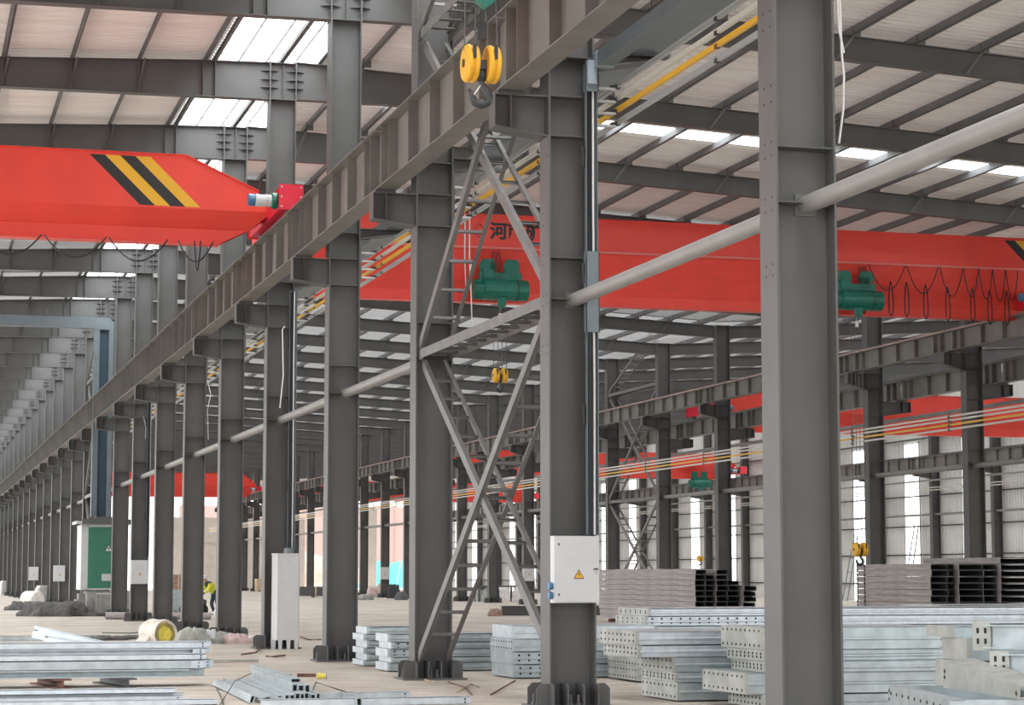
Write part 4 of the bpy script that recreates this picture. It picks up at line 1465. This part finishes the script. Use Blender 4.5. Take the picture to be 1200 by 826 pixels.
def channel_proto(name, L, w, h, t, m_face, m_in):
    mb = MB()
    mb.box(0, t, 0, L, 0, h, m_face); mb.box(t, w, 0, L, 0, t, m_in); mb.box(t, w, 0, L, h - t, h, m_in)  # inner faces darker: shade of the hollow put into the colour
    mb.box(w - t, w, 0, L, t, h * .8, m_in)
    return mb.mesh(name, m_face)


def channel_stack(x, y, cols, h, L, who, grp, z0=.12):
    me = {}
    for c, (dx, w, n, yo, kind) in enumerate(cols):
        if w not in me:
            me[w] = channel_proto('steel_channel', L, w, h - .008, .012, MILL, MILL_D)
        for i in range(n):
            o = link('steel_channel', me[w])
            o.location = (x + dx + random.uniform(-.02, .02), y + yo + random.uniform(-.04, .04) + (.0 if not kind else kind * i), z0 + i * h)
            tag(o, f'dark steel channel in the {who}, {ORD[c]} column across, {ORD[i]} layer up', 'steel channel', grp)
    for j in range(3):
        o = thing('timber_bearer', f'timber bearer under the {who}, {ORD[j]} from the front', 'timber', (x - .1, y + .4 + j * (L - 1) / 2.2, 0), 0, 'timber bearers')
        mb = MB(); mb.box(0, cols[-1][0] + cols[-1][1] + .2, 0, .12, 0, .118); mb.build('bearer', RUST, o)


PL_ = at(815, 714, 66); PR_ = at(1092, 714, 60)
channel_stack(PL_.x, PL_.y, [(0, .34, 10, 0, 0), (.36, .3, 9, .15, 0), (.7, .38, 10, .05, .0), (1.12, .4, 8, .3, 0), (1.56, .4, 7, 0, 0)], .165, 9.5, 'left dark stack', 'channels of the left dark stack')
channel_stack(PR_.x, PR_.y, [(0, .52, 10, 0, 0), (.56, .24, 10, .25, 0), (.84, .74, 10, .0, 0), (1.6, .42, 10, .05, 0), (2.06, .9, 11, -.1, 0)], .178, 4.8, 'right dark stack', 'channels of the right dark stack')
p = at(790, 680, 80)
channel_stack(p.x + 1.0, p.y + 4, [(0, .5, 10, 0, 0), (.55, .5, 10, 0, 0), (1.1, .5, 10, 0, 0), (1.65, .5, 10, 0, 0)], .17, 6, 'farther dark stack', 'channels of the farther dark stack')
# lone beams on the floor
p = on_floor(588, 721.5)
o = thing('steel_beam', 'low dark steel beam lying on the floor beyond the braces', 'steel beam', (p.x, p.y, 0))
mb = MB(); mb.box(0, 7.0, -.1, .1, 0, .02); mb.box(0, 7.0, -.1, .1, .36, .38); mb.box(0, 7.0, -.006, .006, .02, .36); mb.build('profile', STEEL_D, o)
mb = MB(); mb.box(-.012, 0, -.1, .1, 0, .38); mb.build('end_plate', BRACE, o)

# ------------------------------------------------------------------ left foreground: purlins on bearers
def c_purlin(label, x, y, z, L, w, h, rz=0.0, mt=GALV_B, grp='galvanised purlins on the left', openside=-1, cleat=True, tilt=0.0, name='galvanised_purlin'):
    o = thing(name, label, 'purlin', (x, y, z), rz, grp)
    o.rotation_euler = (0, tilt, rz)
    mb = MB(); t = .006
    yw = (w - t, w) if openside < 0 else (0, t)
    mb.box(-L, 0, yw[0], yw[1], 0, h)
    mb.box(-L, 0, 0, w, 0, t); mb.box(-L, 0, 0, w, h - t, h)
    yl = (0, t) if openside < 0 else (w - t, w)
    mb.box(-L, 0, yl[0], yl[1], t, h * .16); mb.box(-L, 0, yl[0], yl[1], h * .84, h - t)
    mb.build('section', mt, o)
    if cleat:
        c = MB(); c.box(-.16, .03, -.008, -.001, h * .1, h * .9); c.box(.0, .03, 0, w, h * .1, h * .9)
        co = c.build('end_cleat', GALV_B, o)
        hm = MB()
        for zz in (.3, .7):
            hm.lathe([(.012, 0), (.012, .004)], (-.05, -.012, h * zz), 'y', 8)
        hm.build('bolt_hole', HOLE, co)
    return o


p = on_floor(244, 804)
YP = p.y
zz = .135
lay = ((.115, -1, .05), (.13, 1, .0), (.085, 1, -.12), (.08, -1, .05), (.09, 1, .02))
for i, (hh, op, dx) in enumerate(lay):
    for j in range(3):
        c_purlin(f'long galvanised purlin in the left stack, {ORD[i]} layer up, {("front", "middle", "rear")[j]} row', p.x + dx + random.uniform(-.12, .08) - (.3 if (i == 0 and j == 0) else 0), YP + j * .24 + random.uniform(-.01, .01), zz, 7.5, .22, hh - .004, 0, GALV if i < 2 else GALV_B, openside=op if j == 0 else 1, cleat=(i > 0))
    zz += hh
for j, px in enumerate((72, 150)):
    q = on_floor(px, 806)
    o = thing('rusty_bearer', f'rusty steel bearer under the left purlin stack, {("left", "right")[j]} one', 'bearer', (q.x, YP - .15, 0), .15)
    mb = MB(); mb.box(-.13, .13, 0, 1.6, .0, .02); mb.box(-.13, .13, 0, 1.6, .11, .13); mb.box(-.02, .02, 0, 1.6, .02, .11); mb.build('profile', RUST if j == 0 else MILL_D, o)
# lower front row of purlins lying on the floor
p = on_floor(250, 826)
for i, (dx, dy, z, hh, px) in enumerate(((-.35, .32, .004, .10, 0), (-.3, .6, .004, .12, 0), (.05, 0, .004, .07, 0), (-.42, .45, .13, .06, 0), (-.4, .9, .004, .09, 0))):
    c_purlin(f'galvanised purlin on the floor in front of the left stack, {ORD[i]} of five', p.x + dx, p.y + dy, z, 6.5, .2, hh, 0, GALV_B, 'galvanised purlins on the floor', 1, i == 0)
# leaning pieces behind the stack
for i, (p0, p1, d0, d1, wdt) in enumerate((((39, 740), (118, 758), 33.6, 33.4, .19), ((52, 748), (125, 760), 33.5, 33.3, .09), ((62, 744), (128, 758), 33.9, 33.6, .11))):
    a, b = at(*p0, d0), at(*p1, d1)
    o = thing('leaning_purlin', f'galvanised purlin end sticking up behind the left stack, {("widest", "lowest", "middle")[i]} of the three', 'purlin', a, 0, 'purlin ends sticking up')
    mb = MB(); dv = b - a
    mb.bar((0, 0, 0), dv * 1.15, .008, wdt, (0, .1, 1)); mb.bar(Vector((0, -.03, wdt / 2)), dv * 1.15 + Vector((0, -.03, wdt / 2)), .07, .006, (0, 0, 1)); mb.bar(Vector((0, -.03, -wdt / 2)), dv * 1.15 + Vector((0, -.03, -wdt / 2)), .07, .006, (0, 0, 1))
    mb.build('section', GALV_B, o)
    hm = MB()
    for f in (.02, .05):
        c = dv * f
        hm.tube([c + Vector((0, -.012, .03)), c + Vector((0, -.004, .03))], .012, 6)
    hm.build('bolt_hole', HOLE, o)
p = on_floor(130, 750)
c_purlin('single galvanised purlin lying on the floor behind the left stack', p.x, p.y, .0, 6, .2, .12, 0, GALV, 'lone purlins', 1, False)
p = on_floor(303, 776)
c_purlin('thin galvanised strip projecting to the right of the left stack', p.x, p.y, .0, 2.6, .12, .05, 0, GALV_D, 'lone purlins', 1, False)
p = on_floor(554, 826)
c_purlin('galvanised purlin with slotted end lying right of the tubes', p.x, p.y + .2, .0, 2.6, .2, .09, 0, GALV_B, 'lone purlins', 1, True)
p = on_floor(486, 822)
c_purlin('galvanised purlin lying half beneath the tube bundle', p.x, p.y + .35, .01, 1.6, .2, .1, .12, GALV_B, 'lone purlins', 1, True)

# rectangular tubes with open ends
dirv = (Vector((RGT.x, RGT.y, 0)) * -1.05 + Vector((FWD.x, FWD.y, 0)).normalized() * 4.4)
rzt = math.atan2(dirv.y, dirv.x) - PI / 2
SCL = 6.316
tubes = [(610, 362, 75, 35, 0), (603, 432, 42, 86, .06), (697, 437, 42, 88, -.04), (650, 440, 46, 92, .0), (288, 520, 34, 60, .35), (388, 505, 78, 42, -.25), (517, 492, 78, 42, -.03), (490, 538, 84, 40, 0), (545, 540, 34, 70, 0), (587, 535, 36, 70, -.1), (622, 515, 36, 76, .1), (738, 522, 40, 70, 0), (776, 522, 32, 78, .05), (690, 520, 40, 80, 0), (660, 525, 36, 76, 0), (1080, 525, 42, 60, -.05)]
for i, (cx, cy, w, h, rot) in enumerate(tubes):
    px, py = 250 + cx / SCL, 740 + cy / SCL
    d = 27.0 + (543 - cy) * .006
    c = at(px, py, d)
    W, Hh = w / SCL * d / F_PX, h / SCL * d / F_PX
    if i == 15:
        c = at(px, py + 2, 26.6)
    o = thing('rectangular_tube', f'open-ended rectangular steel tube in the foreground bundle, {ORD[i]} of sixteen' if i < 15 else 'separate rectangular tube end right of the foreground bundle', 'steel tube', (c.x, c.y, max(c.z, Hh / 2 + .005)), 0, 'rectangular tubes in the foreground bundle')
    o.rotation_euler = (0, rot, rzt)
    t = .011
    L = 4.6 if i < 15 else 1.2
    mb = MB()
    mb.box(-W / 2, W / 2, 0, L, Hh / 2 - t, Hh / 2); mb.box(-W / 2, W / 2, 0, L, -Hh / 2, -Hh / 2 + t)
    mb.box(-W / 2, -W / 2 + t, 0, L, -Hh / 2 + t, Hh / 2 - t); mb.box(W / 2 - t, W / 2, 0, L, -Hh / 2 + t, Hh / 2 - t)
    mb.build('wall', GALV, o)
    mb = MB(); mb.box(-W / 2 + t, W / 2 - t, .05, .06, -Hh / 2 + t, Hh / 2 - t); mb.build('inner_shade', HOLE, o)  # added dark plate stands for the shade inside the open end

# ------------------------------------------------------------------ soft goods and rubbish


def lump(name, label, cat, pos, sx, sy, sz, mt, seed=1, rz=0.0, rough=.25, grp=None, n=18, folds=5):
    rnd = random.Random(seed)
    ph = [rnd.uniform(0, 6.28) for _ in range(8)]
    vs, fs = [], []
    m_ = 10
    for j in range(m_ + 1):
        v = j / m_
        for i in range(n):
            a = 2 * PI * i / n
            r = math.sin(v * PI / 2) ** .7 if v < 1 else 1
            k = 1 + rough * (.5 * math.sin(folds * a + ph[0] + 3 * v) + .35 * math.sin((folds + 3) * a + ph[1] - 4 * v) + .3 * math.sin(2 * a + ph[2]))
            z = math.cos(v * PI / 2) ** .8 * (1 + rough * .8 * math.sin(folds * a * .5 * 2 + ph[3]) * math.sin(v * PI)) if j < m_ else 0
            q_ = 1 + rnd.uniform(-.07, .07) * (j > 0)
            vs.append((r * k * q_ * math.cos(a) * sx, r * k * q_ * math.sin(a) * sy, max(0, z * q_ * sz)))
    for j in range(m_):
        for i in range(n):
            fs.append((j * n + i, j * n + (i + 1) % n, (j + 1) * n + (i + 1) % n, (j + 1) * n + i))
    mb = MB(); mb.add(vs, fs, None, True)
    mb.add([vs[m_ * n + i] for i in range(n)], [tuple(range(n))])
    o = mb.build(name, mt)
    o.location = (pos[0], pos[1], pos[2] if len(pos) > 2 else 0)
    o.rotation_euler = (0, 0, rz)
    return tag(o, label, cat, grp)


def lp(px, py):
    p = on_floor(px, py)
    return (p.x, p.y, 0)


# film roll
p = on_floor(184, 757)
o = thing('film_roll', 'roll of yellow film in a pale translucent wrap behind the purlins', 'roll', (p.x, p.y, 0), .42)
mb = MB(); mb.lathe([(.05, -.012), (.06, -.005), (.1, -.01), (.11, 0), (.16, -.008), (.17, 0), (.26, 0)], (.0, -.35, .27), 'y', 28); mb.build('core_face', ROLLY, o, 'yellow end face')
mb = MB(); mb.lathe([(.262, 0), (.29, -.03), (.315, .05), (.30, .3), (.32, .55), (.27, .72), (.1, .76)], (.0, -.35, .29), 'y', 24); mb.build('wrapping', ROLLW, o)
mb = MB(); mb.prism([(-.5, 0), (-.22, 0), (-.2, .36)], 'y', -.2, .25); mb.build('wrapping_tail', ROLLW, o)
lump('crumpled_sack', 'crumpled grey-green sack beside the film roll', 'sack', lp(226, 755), .34, .3, .36, CLOTHG, 3, .2, .3, 'sacks on the floor')
lump('crumpled_sack', 'pale folded sheet lying over the grey-green sacks', 'sack', lp(238, 754), .42, .3, .30, mat('pale_sheet', (.55, .57, .56), .8, var=.15), 5, -.2, .3, 'sacks on the floor')
lump('crumpled_sack', 'dull green sack in the middle of the sack heap', 'sack', lp(255, 754), .3, .26, .26, CLOTHG, 8, .4, .35, 'sacks on the floor')
lump('crumpled_sack', 'pale pinkish sack at the end of the sack heap', 'sack', lp(276, 754), .36, .25, .22, CLOTHP, 11, .1, .25, 'sacks on the floor')
lump('dark_tarpaulin', 'large crumpled dark tarpaulin before the transformer plinth', 'tarpaulin', lp(64, 722), 1.25, .8, .5, TARP, 21, -.1, .35, None, 26, 7)
lump('dark_tarpaulin', 'smaller dark tarpaulin heap left of the large one', 'tarpaulin', lp(27, 715), .8, .6, .36, TARP, 25, .2, .4, None, 22, 6)
lump('dark_tarpaulin', 'flat strip of dark tarpaulin along the plinth', 'tarpaulin', lp(98, 722), .95, .4, .14, TARP, 27, -.2, .3, None, 20, 6)
p = on_floor(38, 712)
o = thing('film_roll', 'large cream film roll standing among the dark tarpaulins', 'roll', (p.x, p.y + .4, 0), .6)
mb = MB(); mb.lathe([(.15, -.5), (.36, -.48), (.4, -.42), (.4, .42), (.36, .48), (.15, .5)], (0, 0, .4), 'y', 28); mb.build('wrapping', CLOTHW, o)
mb = MB(); mb.lathe([(.1, -.51), (.1, .51)], (0, 0, .4), 'y', 20); mb.build('core', CLOTHW, o)

# pink-and-white carton and other small things on the floor
p = on_floor(305, 753)
o = thing('torn_carton', 'torn red and white carton on the floor by the white cabinet', 'carton', (p.x, p.y, .0), .4)
mb = MB(); mb.hexa([(-.22, -.12, 0), (.25, -.12, 0), (.25, .12, 0), (-.22, .12, 0)], [(-.25, -.1, .16), (.2, -.12, .1), (.22, .1, .1), (-.22, .12, .17)]); mb.build('body', PINKB, o)
mb = MB(); mb.hexa([(-.42, -.12, .0), (-.24, -.12, .0), (-.24, .12, .0), (-.42, .12, .0)], [(-.4, -.1, .1), (-.24, -.1, .17), (-.24, .1, .17), (-.4, .1, .1)]); mb.build('flap', CLOTHW, o)
p = on_floor(377, 796)
o = thing('yellow_cup', 'small yellow cup lying on its side on the floor', 'cup', (p.x, p.y, .052), -.3)
mb = MB(); mb.lathe([(.055, -.07), (.05, -.065), (.035, .06), (.03, .065)], (0, 0, 0), 'x', 16); mb.build('body', ROLLY, o)
mb = MB(); mb.lathe([(.058, .06), (.058, .075)], (0, 0, 0), 'x', 16); mb.build('rim', WHT, o)
p = on_floor(361, 793)
mb = MB(); mb.box(-.17, .12, -.04, .04, 0, .05); o = mb.build('wood_block', RUST); o.location = (p.x, p.y, 0); o.rotation_euler = (0, 0, -.1); tag(o, 'small dark brown wood block lying behind the tubes', 'wood block')
for i, (a, b, c, lab) in enumerate((((283, 768), (300, 766), (307, 758), 'thin bent brown stick on the floor near the torn carton'),
                                    ((312, 770), (322, 771), (334, 769), 'short dark rod lying on the floor before the white cabinet'),
                                    ((120, 742), (150, 743), (196, 741), 'long thin rod lying on the floor left of the film roll'),
                                    ((352, 747), (362, 751), (376, 750), 'frayed brown rope end on the floor beyond the cabinet'))):
    mb = MB(); mb.tube([Vector(lp(*a)) + Vector((0, 0, .02)), Vector(lp(*b)) + Vector((0, 0, .03)), Vector(lp(*c)) + Vector((0, 0, .02))], .018, 6)
    tag(mb.build('floor_rod', RUST if i != 2 else BRACE), lab, 'rod')
for i, (pts, lab) in enumerate((([(258, 826), (275, 812), (305, 796), (322, 790), (342, 791)], 'thin dark wire curving over the floor beside the tubes'),
                                ([(263, 796), (254, 808), (258, 815), (262, 826)], 'thin dark wire hanging from the end of the left stack'),
                                ([(366, 810), (370, 800), (395, 808), (415, 815)], 'thin twisted wire on the floor behind the yellow cup'))):
    mb = MB(); mb.tube([Vector(lp(*q)) + Vector((0, 0, .01 + (.15 if (i == 0 and 0 < j < 3) else 0))) for j, q in enumerate(pts)], .007, 5)
    tag(mb.build('loose_wire', CABLE), lab, 'wire')
for i, pts in enumerate(([(525, 800), (545, 806), (553, 815)], [(535, 812), (552, 802), (562, 806)], [(575, 815), (590, 806), (604, 798)], [(496, 797), (510, 800)])):
    mb = MB(); mb.tube([Vector(lp(*q)) + Vector((0, 0, .012)) for q in pts], .01, 5)
    tag(mb.build('floor_twig', WOOD if i % 2 else RUST), f'thin scrap strip on the floor before the braces, {ORD[i]} from the left column foot', 'scrap')
mb = MB(); q = on_floor(124, 726); mb.tube([(0, 0, .14), (3.6, -.9, .12)], .13, 14)
o = mb.build('floor_pipe', MILL); o.location = (q.x, q.y, 0); tag(o, 'thick grey pipe lying on the floor before the transformer columns', 'pipe')
mb = MB(); q = on_floor(138, 722); mb.lathe([(.08, 0), (.08, 1.15)], (0, 0, 0), 'z', 10); mb.lathe([(.22, 0), (.2, .35), (.1, .42)], (.25, .1, 0), 'z', 10)
o = mb.build('marker_post', WHT); o.location = (q.x, q.y + 1.0, 0); tag(o, 'short white post standing behind the grey floor pipe', 'post')
for i in range(3):
    q = on_floor(104 + i * 26, 751 - i)
    lump('grey_rag', f'flat grey rag on the floor behind the purlins, {ORD[i]} from the left', 'rag', (q.x, q.y, 0), .4, .3, .1, TARP, 40 + i, 0, .3, 'grey rags')

# far floor units along the row
for i, (px, py, w, h, mt_, nm, cat, lab) in enumerate(((49, 708, .55, 1.0, CLOTHW, 'wrapped_unit', 'equipment', 'cream wrapped equipment unit between far columns'),
                                                       (33.5, 699, .35, .6, WHT, 'small_cabinet', 'cabinet', 'small far white cabinet at a column foot'),
                                                       (18, 697, .4, 1.1, CLOTHW, 'wrapped_unit', 'equipment', 'second cream wrapped unit farther down the row'),
                                                       (4, 697, .4, 1.1, WHT, 'wrapped_unit', 'equipment', 'pale wrapped unit farthest down the row'))):
    q = on_floor(px, py)
    o = thing(nm, lab, cat, (q.x, q.y, 0), .1, 'units along the far columns')
    mb = MB(); mb.prism([(-w / 2, 0), (w / 2, 0), (w / 2, h), (-w * .2, h), (-w * .42, h * .8)], 'y', 0, 1.0); mb.build('body', mt_, o)
    if nm == 'wrapped_unit':
        mb = MB(); mb.box(-w * .2, w * .48, -.02, 0, .1, h * .93); mb.bar((-w * .1, -.03, .15), (w * .42, -.03, h * .45), .03, .06); mb.box(-w * .2, w * .48, -.04, -.02, h * .45, h * .5); mb.build('front_frame', GALV_D, o)
    else:
        mb = MB(); mb.box(-w * .45, w * .45, -.015, 0, .08, h * .95); mb.build('door', WHT, o)

# worker leaning over a machine between the columns
def skin_body(name, pts, edges, rad, mt, parent=None, sub=2):
    me = bpy.data.meshes.new(name); me.from_pydata(pts, edges, [])
    o = bpy.data.objects.new(name, me); COL.objects.link(o)
    me.materials.append(mt)
    md = o.modifiers.new('skin', 'SKIN'); md.use_smooth_shade = True
    for i, r in enumerate(rad):
        sv = me.skin_vertices[0].data[i]
        sv.radius = (r, r) if not isinstance(r, tuple) else r
        sv.use_root = (i == 0)
    if sub:
        o.modifiers.new('subsurf', 'SUBSURF').levels = sub
        o.modifiers[-1].render_levels = sub
    if parent is not None:
        o.parent = parent
    return o


q = on_floor(251, 722)
w_o = thing('person', 'worker in hi-vis jacket and white helmet bending over between the columns', 'person', (q.x, q.y, 0), .35)
P = [(0, 0, .86), (-.06, 0, 1.0), (-.2, 0, 1.17), (-.3, 0, 1.27), (-.36, 0, 1.33),
     (.02, -.1, .82), (.06, -.13, .46), (.12, -.14, .09), (0.0, -.14, .05),
     (.02, .1, .82), (-.06, .13, .46), (.1, .14, .09), (-.03, .14, .05),
     (-.28, -.19, 1.2), (-.42, -.24, .97), (-.62, -.18, .86), (-.7, -.16, .83),
     (-.28, .19, 1.2), (-.44, .22, .97), (-.64, .16, .88), (-.72, .14, .85)]
Ed = [(0, 1), (1, 2), (2, 3), (3, 4), (0, 5), (5, 6), (6, 7), (7, 8), (0, 9), (9, 10), (10, 11), (11, 12), (3, 13), (13, 14), (14, 15), (15, 16), (3, 17), (17, 18), (18, 19), (19, 20)]
R = [.14, .14, .16, .12, .055, .10, .075, .05, .05, .10, .075, .05, .05, .075, .05, .04, .035, .075, .05, .04, .035]
skin_body('body', P, Ed, R, NAVY, w_o)
PJ = [P[0], P[1], P[2], P[3], P[13], P[14], (-.56, -.2, .89), P[17], P[18], (-.58, .18, .91)]
skin_body('jacket', PJ, [(0, 1), (1, 2), (2, 3), (3, 4), (4, 5), (5, 6), (3, 7), (7, 8), (8, 9)], [.155, .16, .178, .135, .09, .066, .055, .09, .066, .055], HIVIS, w_o)
hd = MB(); hd.lathe([(.02, -.13), (.07, -.11), (.085, -.04), (.09, .03), (.07, .09)], (-.42, 0, 1.40), 'z', 16)
hd.lathe([(.02, 0), (.012, .03)], (-.515, 0, 1.39), 'x', 8)
hd.box(-.45, -.41, -.1, -.085, 1.37, 1.43); hd.box(-.45, -.41, .085, .1, 1.37, 1.43)
for e in (-.03, .03):
    hd.lathe([(.012, 0), (.012, .01)], (-.508, e, 1.42), 'x', 8, BLK)
hd.box(-.508, -.5, -.03, .03, 1.34, 1.352, RUST)
hd.build('head', SKIN, w_o)
he = MB(); he.lathe([(.135, 0), (.115, .02), (.11, .06), (.09, .1), (.04, .125), (.005, .13)], (-.43, 0, 1.44), 'z', 20); he.build('helmet', WHT, w_o)
for sy, wr in ((-1, (-.7, -.16, .83)), (1, (-.72, .14, .85))):
    hm = MB()
    wr = Vector(wr)
    hm.hexa([wr + Vector((0, -.04, -.015)), wr + Vector((0, .04, -.015)), wr + Vector((-.09, .045, -.03)), wr + Vector((-.09, -.045, -.03))], [wr + Vector((0, -.04, .012)), wr + Vector((0, .04, .012)), wr + Vector((-.09, .045, 0)), wr + Vector((-.09, -.045, 0))])
    for f in range(4):
        y_ = -.033 + f * .022
        ln = (.07, .08, .075, .06)[f]
        hm.tube([wr + Vector((-.085, y_, -.015)), wr + Vector((-.085 - ln * .5, y_, -.035)), wr + Vector((-.085 - ln * .75, y_, -.07))], [.0105, .0095, .008], 6)
    hm.tube([wr + Vector((-.03, -sy * .04, -.012)), wr + Vector((-.06, -sy * .075, -.03)), wr + Vector((-.09, -sy * .085, -.05))], [.012, .011, .009], 6)
    hm.build('hand', SKIN, w_o)
q = on_floor(242, 722)
o = thing('site_machine', 'dark small site machine on wheels before the bending worker', 'machine', (q.x - .42, q.y + .35, 0), .35)
mb = MB(); mb.prism([(-.45, .25), (.35, .25), (.4, .6), (.1, .72), (-.3, .95), (-.45, .9)], 'y', -.25, .25); mb.build('body', STEEL_D, o)
for xx in (-.28, .22):
    mb = MB(); mb.lathe([(.08, -.3), (.22, -.3), (.24, -.26), (.24, -.2), (.08, -.2)], (xx, 0, .24), 'y', 18); mb.lathe([(.08, .2), (.22, .2), (.24, .24), (.24, .3), (.08, .3)], (xx, 0, .24), 'y', 18); mb.build('wheel', BLK, o)
mb = MB(); mb.tube([(-.3, -.2, .9), (-.5, -.2, 1.1), (-.5, .2, 1.1), (-.3, .2, .9)], .02, 8); mb.build('handle', RUST, o)
q = on_floor(251, 723)
lump('white_bag', 'small white bag on the floor by the bending worker', 'bag', (q.x + .1, q.y - .6, 0), .2, .2, .28, CLOTHW, 60)

# stored goods in the far bays
rnd = random.Random(5)
far = [('crate', 'pale wooden crate beyond the cabinet column', 'crate', 317, 693, 2.6, 1.2, WOOD), ('pallet_stack', 'stack of brown boxes seen between the columns', 'boxes', 209, 696, 2.2, 1.6, BRICK),
       ('wrapped_bale', 'pale blue wrapped bale standing between the columns', 'bale', 209, 718, 1.1, .95, GALV), ('crate', 'low dark crate beyond the white cabinet', 'crate', 370, 700, 3.2, .75, STEEL_D)]
for nm, lab, cat, px, py, w, h, mt_ in far:
    q = on_floor(px, py)
    o = thing(nm, lab, cat, (q.x, q.y, 0), 0)
    mb = MB()
    mb.box(-w / 2, w / 2, 0, 1.4, .1, h)
    mb.build('body', mt_, o)
    mb = MB()
    for xx in (-w * .46, 0, w * .46):
        mb.box(xx - .06, xx + .06, -.04, 1.44, 0, .1); mb.box(xx - .05, xx + .05, -.03, 0, .1, h)
    mb.build('batten', WOOD if mt_ is not GALV else mt_, o)
items = [(437, 700, .9, .7, CLOTHP, 'pale pink sack'), (447, 698, .8, .9, WOOD, 'tan cardboard box'), (461, 701, .9, .9, BLK, 'black coiled hose heap'), (470, 703, .8, .5, STEEL_D, 'small dark tool heap'),
         (428, 703, 1.0, .35, CONC, 'grey rubble heap'), (546, 703, 1.3, .6, CLOTHW, 'off-white sack heap'), (558, 704, .9, .7, CLOTHP, 'pinkish sack heap'), (571, 705, 1.2, .9, CLOTHG, 'greenish sack heap'), (579, 705, .7, 1.1, NAVY, 'dark blue drum cover'),
         (587, 703, .9, .8, CLOTHW, 'white bag heap'), (611, 706, 1.1, .9, CLOTHW, 'white bag heap by the switch box'), (620, 705, .9, 1.6, CLOTHW, 'tall pale sack'), (580, 722, .55, .28, BRICK, 'small red-brown scrap heap')]
for i, (px, py, w, h, mt_, lab) in enumerate(items):
    q = on_floor(px, py)
    lump('floor_heap', f'{lab} {"left of" if px < 500 else "seen through"} the ladder braces, {ORD[i]} from left', 'heap', (q.x, q.y, 0), w * .5, w * .45, h, mt_, 70 + i, 0, .2, 'heaps on the far floor')
q = on_floor(602, 705)
o = thing('work_table', 'low dark work table on the far floor', 'table', (q.x - 1.0, q.y, 0))
mb = MB(); mb.box(-1.2, 1.2, 0, 1, .85, .95); mb.build('top', STEEL_D, o)
for xx in (-1.1, 1.1):
    for yy in (.08, .92):
        mb = MB(); mb.box(xx - .05, xx + .05, yy - .05, yy + .05, 0, .85); mb.build('leg', STEEL_D, o)
for i, (k, lab) in enumerate(((13, 'small switch box on a second row column, seen through the ladder brace'), (18, 'small switch box on a far second row column'))):
    o = switch_box(lab, XB - .1, fy(k) - .5, 1.25, .6, .85, .2, False)
# chain under the lowered hook
o = thing('lifting_chain', 'pair of lifting chains hanging from the lowered hook', 'chain', (26.0, 57.1, .0))
for xx in (-.09, .13):
    mb = MB()
    z = .0; i = 0
    while z < 1.86:
        if i % 2:
            mb.box(xx - .022, xx + .022, -.006, .006, z, z + .075)
        else:
            mb.box(xx - .006, xx + .006, -.022, .022, z, z + .075)
        z += .062; i += 1
    mb.build('chain', HOOKM, o)
# ladders near the wall
for i, (y, hgt) in enumerate(((fy(13) + 2.1, 4.4), (fy(14) + 3.2, 4.0))):
    o = thing('scaffold_ladder', f'narrow access ladder leaning by the right wall, {("nearer", "farther")[i]} one', 'ladder', (55.3, y, 0))
    for yy in (0, .75):
        mb = MB(); mb.bar((0, yy, 0), (.8, yy + (.12 if yy == 0 else -.12), hgt), .05, .05); mb.build('rail', BLUEG, o)
    for j in range(1, 5):
        f = j / 4.6
        mb = MB(); mb.bar((.8 * f, .12 * f, hgt * f), (.8 * f, .75 - .12 * f, hgt * f), .035, .035); mb.build('rung', BLUEG, o)

# ------------------------------------------------------------------ light
w = bpy.data.worlds.new('overcast_sky')
SC.world = w
w.use_nodes = True
bg = w.node_tree.nodes['Background']
bg.inputs['Color'].default_value = (0.985, 0.99, 1.0, 1)
wn = w.node_tree
tc = wn.nodes.new('ShaderNodeTexCoord')
sx = wn.nodes.new('ShaderNodeSeparateXYZ')
mr = wn.nodes.new('ShaderNodeMapRange')
mr.inputs['From Min'].default_value = 0.0
mr.inputs['From Max'].default_value = 1.0
mr.inputs['To Min'].default_value = SKY_LOW
mr.inputs['To Max'].default_value = SKY_TOP
wn.links.new(tc.outputs['Generated'], sx.inputs[0])
wn.links.new(sx.outputs['Z'], mr.inputs['Value'])
wn.links.new(mr.outputs[0], bg.inputs['Strength'])
SC.view_settings.view_transform = 'Standard'
SC.view_settings.look = 'None'
SC.view_settings.exposure = 0.0
SC.view_settings.gamma = 1.0
SC.view_settings.use_curve_mapping = False
